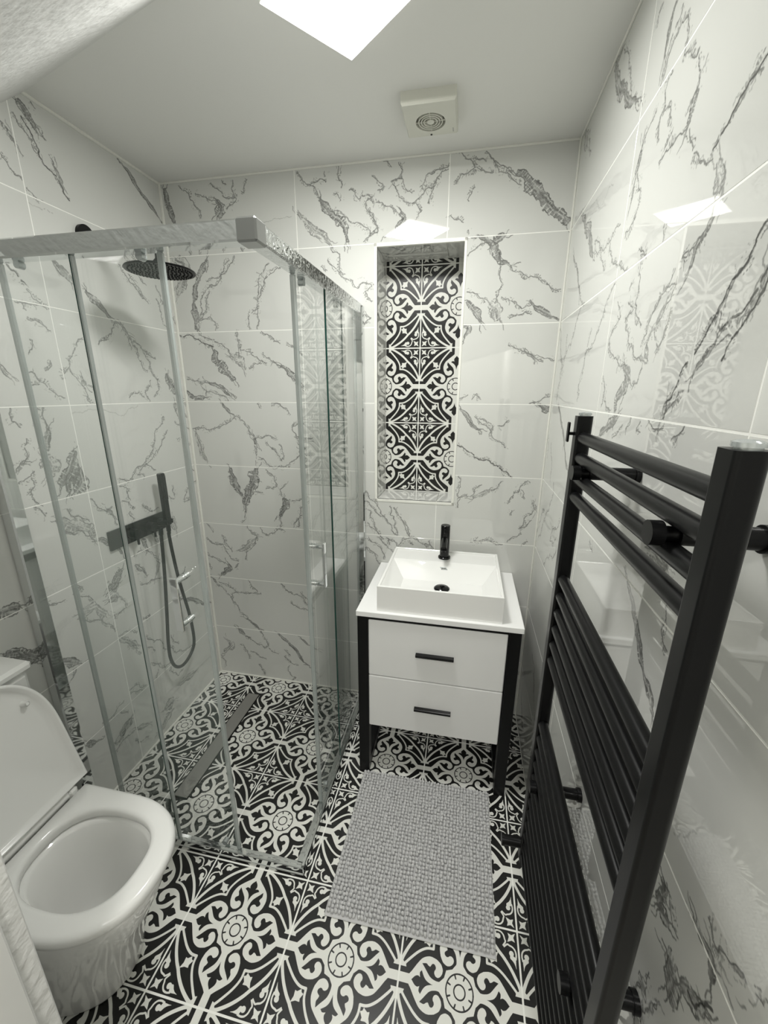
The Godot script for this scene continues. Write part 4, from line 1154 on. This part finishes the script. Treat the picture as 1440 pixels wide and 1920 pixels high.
# ---------------------------------------------------------------- vanity, basin, tap
func vanity() -> void:
	var x0 := -0.281; var x1 := 0.322; var zf := 0.462; var ct := 0.764; var cb := 0.741
	var v := thing("vanity_unit", Vector3(0.02, 0, 0.24), "white two drawer vanity unit on black metal frame", "vanity")
	var st := new_st()
	rbox(st, Vector3(x0 + 0.045, 0.245, 0.05), Vector3(x1 - 0.050, cb - 0.014, zf - 0.022), 0.002)
	part("body", st, M.drawer_white, v)
	for d in [[0.4865, 0.727, 0.605], [0.244, 0.4835, 0.362]]:
		st = new_st()
		rbox(st, Vector3(x0 + 0.046, d[0], zf - 0.021), Vector3(x1 - 0.051, d[1], zf - 0.003), 0.003)
		var dw := part("drawer", st, M.drawer_white, v)
		st = new_st()
		var y: float = d[2]
		rbox(st, Vector3(-0.053, y - 0.0055, zf - 0.0035), Vector3(0.088, y + 0.0055, zf + 0.014), 0.0012)
		part("handle", st, M.black_plate, dw, "black bar handle")
	for x in [x0 + 0.004, x1 - 0.048]:
		for z in [0.03, zf - 0.042]:
			st = new_st()
			rbox(st, Vector3(x, 0, z), Vector3(x + 0.042, cb, z + 0.042), 0.002)
			part("leg", st, M.black_metal, v)
		for y in [0.0, cb - 0.04]:
			st = new_st()
			rbox(st, Vector3(x + 0.001, y + 0.001, 0.06), Vector3(x + 0.041, y + 0.039, zf - 0.04), 0.002)
			part("rail", st, M.black_metal, v)
	st = new_st()
	rbox(st, Vector3(x0 + 0.04, cb - 0.013, zf - 0.04), Vector3(x1 - 0.045, cb - 0.0005, zf - 0.006), 0.001)
	part("top_rail", st, M.black_metal, v)

	var c := thing("countertop", Vector3(0.02, cb, 0.24), "thin white countertop on the black framed vanity", "countertop")
	st = new_st()
	rbox(st, Vector3(x0, cb + 0.0005, 0.003), Vector3(x1, ct, zf + 0.004), 0.002)
	part("slab", st, M.counter_white, c)

	# basin: rectangular bowl with a tap ledge
	var b := thing("basin", Vector3(0.022, ct, 0.25), "rectangular white ceramic countertop basin with tap ledge", "basin")
	var bx0 := -0.203; var bx1 := 0.247; var bz0 := 0.047; var bz1 := 0.452; var by := 0.866; var f := ct + 0.0005
	var r4 := func(x0_: float, x1_: float, z0_: float, z1_: float, y_: float) -> Array:
		return [Vector3(x0_, y_, z0_), Vector3(x1_, y_, z0_), Vector3(x1_, y_, z1_), Vector3(x0_, y_, z1_)]
	st = new_st()
	var mid := Vector3(0.022, 0.82, 0.25)
	var o0: Array = r4.call(bx0, bx1, bz0, bz1, f)
	var o1: Array = r4.call(bx0, bx1, bz0, bz1, by - 0.0015)
	var o2: Array = r4.call(bx0 + .0015, bx1 - .0015, bz0 + .0015, bz1 - .0015, by)
	var i2: Array = r4.call(bx0 + .0085, bx1 - .0085, bz0 + .0085, bz1 - .0085, by)
	var i1: Array = r4.call(bx0 + .010, bx1 - .010, bz0 + .010, bz1 - .010, by - 0.0015)
	var lg: Array = r4.call(bx0 + .0105, bx1 - .0105, bz0 + .0105, bz1 - .0105, by - 0.006)
	var le: Array = r4.call(bx0 + .0115, bx1 - .0115, 0.162, bz1 - .0115, by - 0.0075)
	var l2: Array = r4.call(bx0 + .0145, bx1 - .0145, 0.168, bz1 - .0145, by - 0.012)
	var fl: Array = r4.call(bx0 + .064, bx1 - .064, 0.226, bz1 - .05, f + 0.031)
	for pair in [[o0, o1, 1.0], [o1, o2, 1.0]]:
		for k in 4:
			var m: Vector3 = (pair[0][k] + pair[0][(k + 1) % 4]) * 0.5 - mid
			quad(st, pair[0][k], pair[0][(k + 1) % 4], pair[1][(k + 1) % 4], pair[1][k], Vector3(m.x, 0.02, m.z))
	for k in 4: quad(st, o2[k], o2[(k + 1) % 4], i2[(k + 1) % 4], i2[k], Vector3.UP)
	for pair in [[i2, i1], [i1, lg]]:
		for k in 4:
			var m: Vector3 = mid - (pair[0][k] + pair[0][(k + 1) % 4]) * 0.5
			quad(st, pair[0][k], pair[0][(k + 1) % 4], pair[1][(k + 1) % 4], pair[1][k], Vector3(m.x, 0.1, m.z))
	for pair in [[lg, le], [le, l2], [l2, fl]]:
		for k in 4:
			if pair[0] == l2 and k == 0: continue
			quad(st, pair[0][k], pair[0][(k + 1) % 4], pair[1][(k + 1) % 4], pair[1][k], Vector3(mid.x - pair[0][k].x * 0.5 - pair[0][(k + 1) % 4].x * 0.5, 0.2, 0.25 - pair[0][k].z * 0.5 - pair[0][(k + 1) % 4].z * 0.5) if pair[0] == l2 else Vector3.UP)
	# sloping back of the bowl with the open overflow slot
	var n: Vector3 = (fl[0] - l2[0]).cross(Vector3.RIGHT).normalized()
	if n.y < 0.0: n = -n
	var on := func(x: float, s: float) -> Vector3:
		var p: Vector3 = (l2[0] as Vector3).lerp(fl[0], s)
		return Vector3(x, p.y, p.z)
	var xa := func(s: float) -> float: return lerpf(l2[0].x, fl[0].x, s)
	var xb := func(s: float) -> float: return lerpf(l2[1].x, fl[1].x, s)
	var sa := 0.245; var sb := 0.315; var sx0 := 0.0142; var sx1 := 0.0338
	for e in [[0.0, sa], [sb, 1.0]]:
		quad(st, on.call(xa.call(e[0]), e[0]), on.call(xb.call(e[0]), e[0]), on.call(xb.call(e[1]), e[1]), on.call(xa.call(e[1]), e[1]), n)
	quad(st, on.call(xa.call(sa), sa), on.call(sx0, sa), on.call(sx0, sb), on.call(xa.call(sb), sb), n)
	quad(st, on.call(sx1, sa), on.call(xb.call(sa), sa), on.call(xb.call(sb), sb), on.call(sx1, sb), n)
	var rim := [on.call(sx0, sa), on.call(sx1, sa), on.call(sx1, sb), on.call(sx0, sb)]
	var heart: Vector3 = (rim[0] + rim[2]) * 0.5
	for k in 4: quad(st, rim[k], rim[(k + 1) % 4], rim[(k + 1) % 4] - n * 0.03, rim[k] - n * 0.03, heart - (rim[k] + rim[(k + 1) % 4]) * 0.5)
	quad(st, rim[0] - n * 0.03, rim[1] - n * 0.03, rim[2] - n * 0.03, rim[3] - n * 0.03, n)
	quad(st, fl[0], fl[1], fl[2], fl[3], Vector3.UP)
	quad(st, o0[0], o0[1], o0[2], o0[3], Vector3.DOWN)
	part("bowl", st, M.ceramic, b)
	st = new_st()
	lathe(st, Vector3(0.024, f + 0.031, 0.287), [Vector2(.031, 0), Vector2(.031, .004), Vector2(.026, .008), Vector2(.012, .011), Vector2(.0005, .0115)], 36)
	part("plug", st, M.black_gloss, b, "black domed plug")
	# chrome frame round the overflow slot
	st = new_st()
	var along: Vector3 = (fl[0] - l2[0]).normalized()
	for w in [[-0.0128, -0.0100, -0.0066, 0.0066], [0.0100, 0.0128, -0.0066, 0.0066], [-0.0128, 0.0128, -0.0066, -0.0034], [-0.0128, 0.0128, 0.0034, 0.0066]]:
		var p := []
		for t in [-0.0005, 0.0014]:
			for k in [[0, 2], [1, 2], [1, 3], [0, 3]]: p.append(heart + Vector3.RIGHT * w[k[0]] + along * w[k[1]] + n * t)
		quad(st, p[4], p[5], p[6], p[7], n)
		var cc: Vector3 = (p[0] + p[2]) * 0.5
		for k in 4: quad(st, p[k], p[(k + 1) % 4], p[4 + (k + 1) % 4], p[4 + k], (p[k] + p[(k + 1) % 4]) * 0.5 - cc)
	part("overflow_surround", st, M.clear_plastic, b, "bright frame round the overflow slot")

	var tp := thing("basin_tap", Vector3(0.021, by - 0.006, 0.118), "round black mono basin mixer tap on basin ledge", "tap")
	var tc := Vector3(0.021, by - 0.006, 0.118)
	st = new_st()
	lathe(st, tc, [Vector2(.026, 0), Vector2(.026, .006), Vector2(.024, .008), Vector2(.0195, .008), Vector2(.0195, .118), Vector2(.0185, .1192), Vector2(.0185, .1204), Vector2(.0195, .1216), Vector2(.0195, .146), Vector2(.018, .1475), Vector2(.0005, .1475)], 40)
	part("body", st, M.black_gloss, tp)
	st = new_st()
	bar(st, tc + Vector3(0, 0.092, 0.010), tc + Vector3(0, 0.072, 0.085), 0.0125, 28)
	part("spout", st, M.black_gloss, tp)
	st = new_st()
	bar(st, tc + Vector3(0, 0.068, 0.078), tc + Vector3(0, 0.056, 0.075), 0.009, 20)
	part("aerator", st, M.black_metal, tp)
	st = new_st()
	bar(st, tc + Vector3(0, 0.136, 0.015), tc + Vector3(0, 0.140, 0.038), 0.004, 14)
	part("lever", st, M.black_gloss, tp)

# ---------------------------------------------------------------- toilet
func outline(xb: float, xf: float, hw: float, zc: float, y: float, straight := 0.45, pw_ := 2.3, n := 56) -> Array:
	var xm := lerpf(xb, xf, straight)
	var out := []
	for k in n:
		var a := -PI / 2 + PI * k / (n - 1.0)
		var c := cos(a); var s := sin(a)
		out.append(Vector3(xm + (xf - xm) * pow(absf(c), 2.0 / pw_), y, zc + hw * signf(s) * pow(absf(s), 2.0 / pw_)))
	var m := 10
	for k in range(1, m + 1): out.append(Vector3(lerpf(xm, xb, k / float(m)), y, zc + hw))
	for k in range(1, m): out.append(Vector3(xb, y, zc + hw - 2.0 * hw * k / float(m)))
	for k in range(0, m): out.append(Vector3(lerpf(xb, xm, k / float(m)), y, zc - hw))
	return out

# closed oval whose points lie in the same directions from its centre as those of ring_
func oval(ring_: Array, xc: float, rx: float, rz: float, zc: float, y: float, p := 2.3) -> Array:
	var out := []
	for q in ring_:
		var d := Vector2((q.x - xc) / rx, (q.z - zc) / rz)
		d /= pow(pow(absf(d.x), p) + pow(absf(d.y), p), 1.0 / p)
		out.append(Vector3(xc + d.x * rx, y, zc + d.y * rz))
	return out

func toilet() -> void:
	var zc := 1.195
	var t := thing("toilet", Vector3(-0.9, 0, zc), "white close coupled toilet with seat lid raised against cistern", "toilet")
	var rings := []
	for r in [[0.001, -1.17, -0.735, .128], [.01, -1.17, -.731, .131], [.08, -1.17, -.716, .136], [.16, -1.17, -.690, .144], [.24, -1.17, -.655, .153], [.31, -1.17, -.622, .161], [.36, -1.17, -.604, .165], [.392, -1.17, -.598, .166], [.398, -1.17, -.603, .162]]:
		rings.append(outline(r[1], r[2], r[3], zc, r[0]))
	for r in [[-.782, .140, .112, .398], [-.782, .134, .106, .388], [-.776, .128, .100, .34], [-.772, .114, .088, .26], [-.79, .086, .066, .18], [-.80, .050, .044, .13]]:
		rings.append(oval(rings[8], r[0], r[1], r[2], zc, r[3]))
	part("pan", loft(rings, true, true), M.ceramic, t)
	# seat
	rings = []
	for r in [[.400, .004], [.404, 0.0], [.420, 0.0], [.427, .004], [.430, .012]]:
		rings.append(outline(-.962 + r[1] * 0.3, -.582 - r[1], .168 - r[1], zc, r[0]))
	for r in [[.430, .012], [.427, .003], [.420, 0.0], [.404, 0.0], [.400, .004]]:
		rings.append(oval(rings[4], -.784, .142 + r[1], .112 + r[1], zc, r[0], 2.5))
	rings.append(rings[0])
	part("seat", loft(rings, false, false), M.seat_plastic, t)
	# raised lid: drawn lying down, then swung up about the hinge
	var hinge := Vector3(-0.972, 0.438, 0)
	var swing := Transform3D(Basis(Vector3(0, 0, 1), deg_to_rad(104.5)), Vector3.ZERO)
	rings = []
	for r in [[.030, .016], [.006, .014], [0.0, .009], [0.0, -.008], [.003, -.011], [.008, -.010], [.014, .000], [.03, .004]]:
		var ring_ := []
		for p in outline(-.962 + r[0] * 0.6, -.572 - r[0], .181 - r[0], zc, r[1], 0.45, 2.55):
			var q: Vector3 = p - Vector3(hinge.x, 0, 0)
			ring_.append(swing * q + hinge)
		rings.append(ring_)
	rings.reverse()
	var lid := part("lid", loft(rings, true, true), M.seat_plastic, t)
	for z in [1.069, 1.321]:
		var st := new_st()
		var p: Vector3 = swing * Vector3(0.301, -0.004, z) + hinge
		var o: Vector3 = swing.basis * Vector3(0, -1, 0)
		bar(st, p - o * 0.01, p + o * 0.006, 0.008, 20)
		bar(st, p + o * 0.006, p + o * 0.010, 0.008, 20, 0.004)
		part("buffer", st, M.seat_plastic, lid, "white rubber buffer")
	var st := new_st()
	bar(st, Vector3(-0.981, 0.430, 1.075), Vector3(-0.981, 0.430, 1.315), 0.0140, 24)
	part("hinge_bar", st, M.seat_plastic, t)
	for z in [1.064, 1.326]:
		st = new_st()
		rbox(st, Vector3(-1.004, 0.398, z - 0.013), Vector3(-0.962, 0.444, z + 0.013), 0.006)
		part("hinge", st, M.seat_plastic, t)
	st = new_st()
	rbox(st, Vector3(-0.988, 0.441, 1.175), Vector3(-0.972, 0.4455, 1.225), 0.001)
	part("hinge_plate", st, M.chrome, t, "small chrome plate on hinge bar")
	st = new_st()
	rbox(st, Vector3(XL + 0.003, 0.398, 0.998), Vector3(-1.105, 0.778, 1.392), 0.014)
	part("cistern", st, M.ceramic, t)
	st = new_st()
	rbox(st, Vector3(XL + 0.002, 0.779, 0.990), Vector3(-1.096, 0.808, 1.400), 0.009)
	part("cistern_lid", st, M.ceramic, t)

# ---------------------------------------------------------------- towel radiator
func radiator() -> void:
	var x := 0.315; var za := 0.876; var zb := 1.380
	var t := thing("towel_radiator", Vector3(x, 0.29, (za + zb) / 2), "tall matt black ladder towel radiator on tiled wall", "radiator")
	for z in [za, zb]:
		var st := new_st()
		# rounded section, softer towards the wall
		var prof := []
		var nrm := []
		for q in [[-1, 1, .005], [1, 1, .0115], [1, -1, .0115], [-1, -1, .005]]:
			var r: float = q[2]
			var a0 := atan2(q[1], q[0]) + (PI / 4)
			for k in 7:
				var a := a0 - (PI / 2) * k / 6.0
				prof.append(Vector2(q[0] * (.0150 - r), q[1] * (.0155 - r)) + Vector2.from_angle(a) * r)
				nrm.append(Vector3(cos(a), 0, sin(a)))
		var c := Vector3(x, 0, z)
		var m: int = prof.size()
		for k in m:
			var k1 := (k + 1) % m
			var p: Vector2 = prof[k]; var q: Vector2 = prof[k1]
			squad(st, [c + Vector3(p.x, .29, p.y), c + Vector3(q.x, .29, q.y), c + Vector3(q.x, 1.5, q.y), c + Vector3(p.x, 1.5, p.y)], [nrm[k], nrm[k1], nrm[k1], nrm[k]])
			tri(st, c + Vector3(0, 1.5, 0), c + Vector3(p.x, 1.5, p.y), c + Vector3(q.x, 1.5, q.y), Vector3.UP)
			tri(st, c + Vector3(0, .29, 0), c + Vector3(p.x, .29, p.y), c + Vector3(q.x, .29, q.y), Vector3.DOWN)
		part("post", st, M.black_metal, t)
		st = new_st()
		lathe(st, Vector3(x + 0.001, 1.5, z), [Vector2(.0105, 0), Vector2(.0105, .002), Vector2(.0125, .002), Vector2(.0125, .006), Vector2(.009, .0075), Vector2(.006, .0065), Vector2(.0005, .0065)], 8)
		part("vent_cap", st, M.clear_plastic, t, "chrome vent plug")
	var ys := [1.458, 1.418, 1.378, 1.338]
	for k in 6: ys.append(1.150 - k * 0.041)
	for k in 12: ys.append(0.758 - k * 0.041)
	for y in ys:
		var st := new_st()
		bar(st, Vector3(x - 0.001, y, za + 0.008), Vector3(x - 0.001, y, zb - 0.008), 0.0115, 22, -1.0, false)
		part("rung", st, M.black_metal, t)
	for b in [[1.397, 0.942], [1.397, 1.296], [0.615, 0.942], [0.615, 1.296]]:
		var st := new_st()
		var y: float = b[0]; var z: float = b[1]
		bar(st, Vector3(x - 0.026, y, z), Vector3(x - 0.012, y, z), 0.0140, 28)
		bar(st, Vector3(x - 0.013, y, z), Vector3(x + 0.004, y, z), 0.0085, 20)
		bar(st, Vector3(x + 0.004, y, z), Vector3(XR - 0.008, y, z), 0.0125, 28)
		bar(st, Vector3(XR - 0.009, y, z), Vector3(XR - 0.0005, y, z), 0.0155, 28)
		part("bracket", st, M.black_metal, t)
	# valve at the foot of the far post
	var st := new_st()
	bar(st, Vector3(x, 0.292, za), Vector3(x, 0.262, za), 0.011, 20)
	bar(st, Vector3(x + 0.012, 0.335, za), Vector3(0.258, 0.335, za), 0.0135, 24)
	bar(st, Vector3(0.258, 0.335, za), Vector3(0.250, 0.335, za), 0.0155, 24)
	part("valve", st, M.black_metal, t)
	st = new_st()
	rbox(st, Vector3(x - 0.028, 1.448, za - 0.012), Vector3(x - 0.024, 1.488, za + 0.002), 0.0015)
	rbox(st, Vector3(x - 0.025, 1.462, za - 0.010), Vector3(x - 0.014, 1.468, za), 0.001)
	part("hook", st, M.black_metal, t)

# ---------------------------------------------------------------- bath mat
func bath_mat() -> void:
	rng.seed = 77
	var m := thing("bath_mat", Vector3(0.0, 0, 0.712), "grey chenille bath mat with rows of bobbles on patterned floor", "bath mat")
	var st := new_st()
	rbox(st, Vector3(-0.256, 0.0006, 0.462), Vector3(0.256, 0.006, 0.972), 0.002)
	part("backing", st, M.mat_grey, m)
	var bob := SphereMesh.new()
	bob.radius = 0.5
	bob.height = 1.0
	bob.radial_segments = 10
	bob.rings = 6
	var nx := 42
	var nz := 41
	var mm := MultiMesh.new()
	mm.transform_format = MultiMesh.TRANSFORM_3D
	mm.mesh = bob
	mm.instance_count = nx * nz
	var i := 0
	for a in nx:
		for b in nz:
			var p := Vector3(-0.247 + 0.494 * a / (nx - 1.0), 0.012, 0.472 + 0.488 * b / (nz - 1.0) - 0.712)
			p += Vector3(rng.randf_range(-.0018, .0018), rng.randf_range(-.001, .0012), rng.randf_range(-.0018, .0018))
			var bs := Basis.from_euler(Vector3(rng.randf_range(-.35, .35), rng.randf() * 3.0, rng.randf_range(-.35, .35)))
			mm.set_instance_transform(i, Transform3D(bs.scaled_local(Vector3(rng.randf_range(.0100, .0122), rng.randf_range(.014, .018), rng.randf_range(.0100, .0122))), p))
			i += 1
	var mi := MultiMeshInstance3D.new()
	mi.name = "chenille_pile"
	mi.multimesh = mm
	mi.material_override = M.mat_grey
	mi.set_meta("kind", "stuff")
	m.add_child(mi)
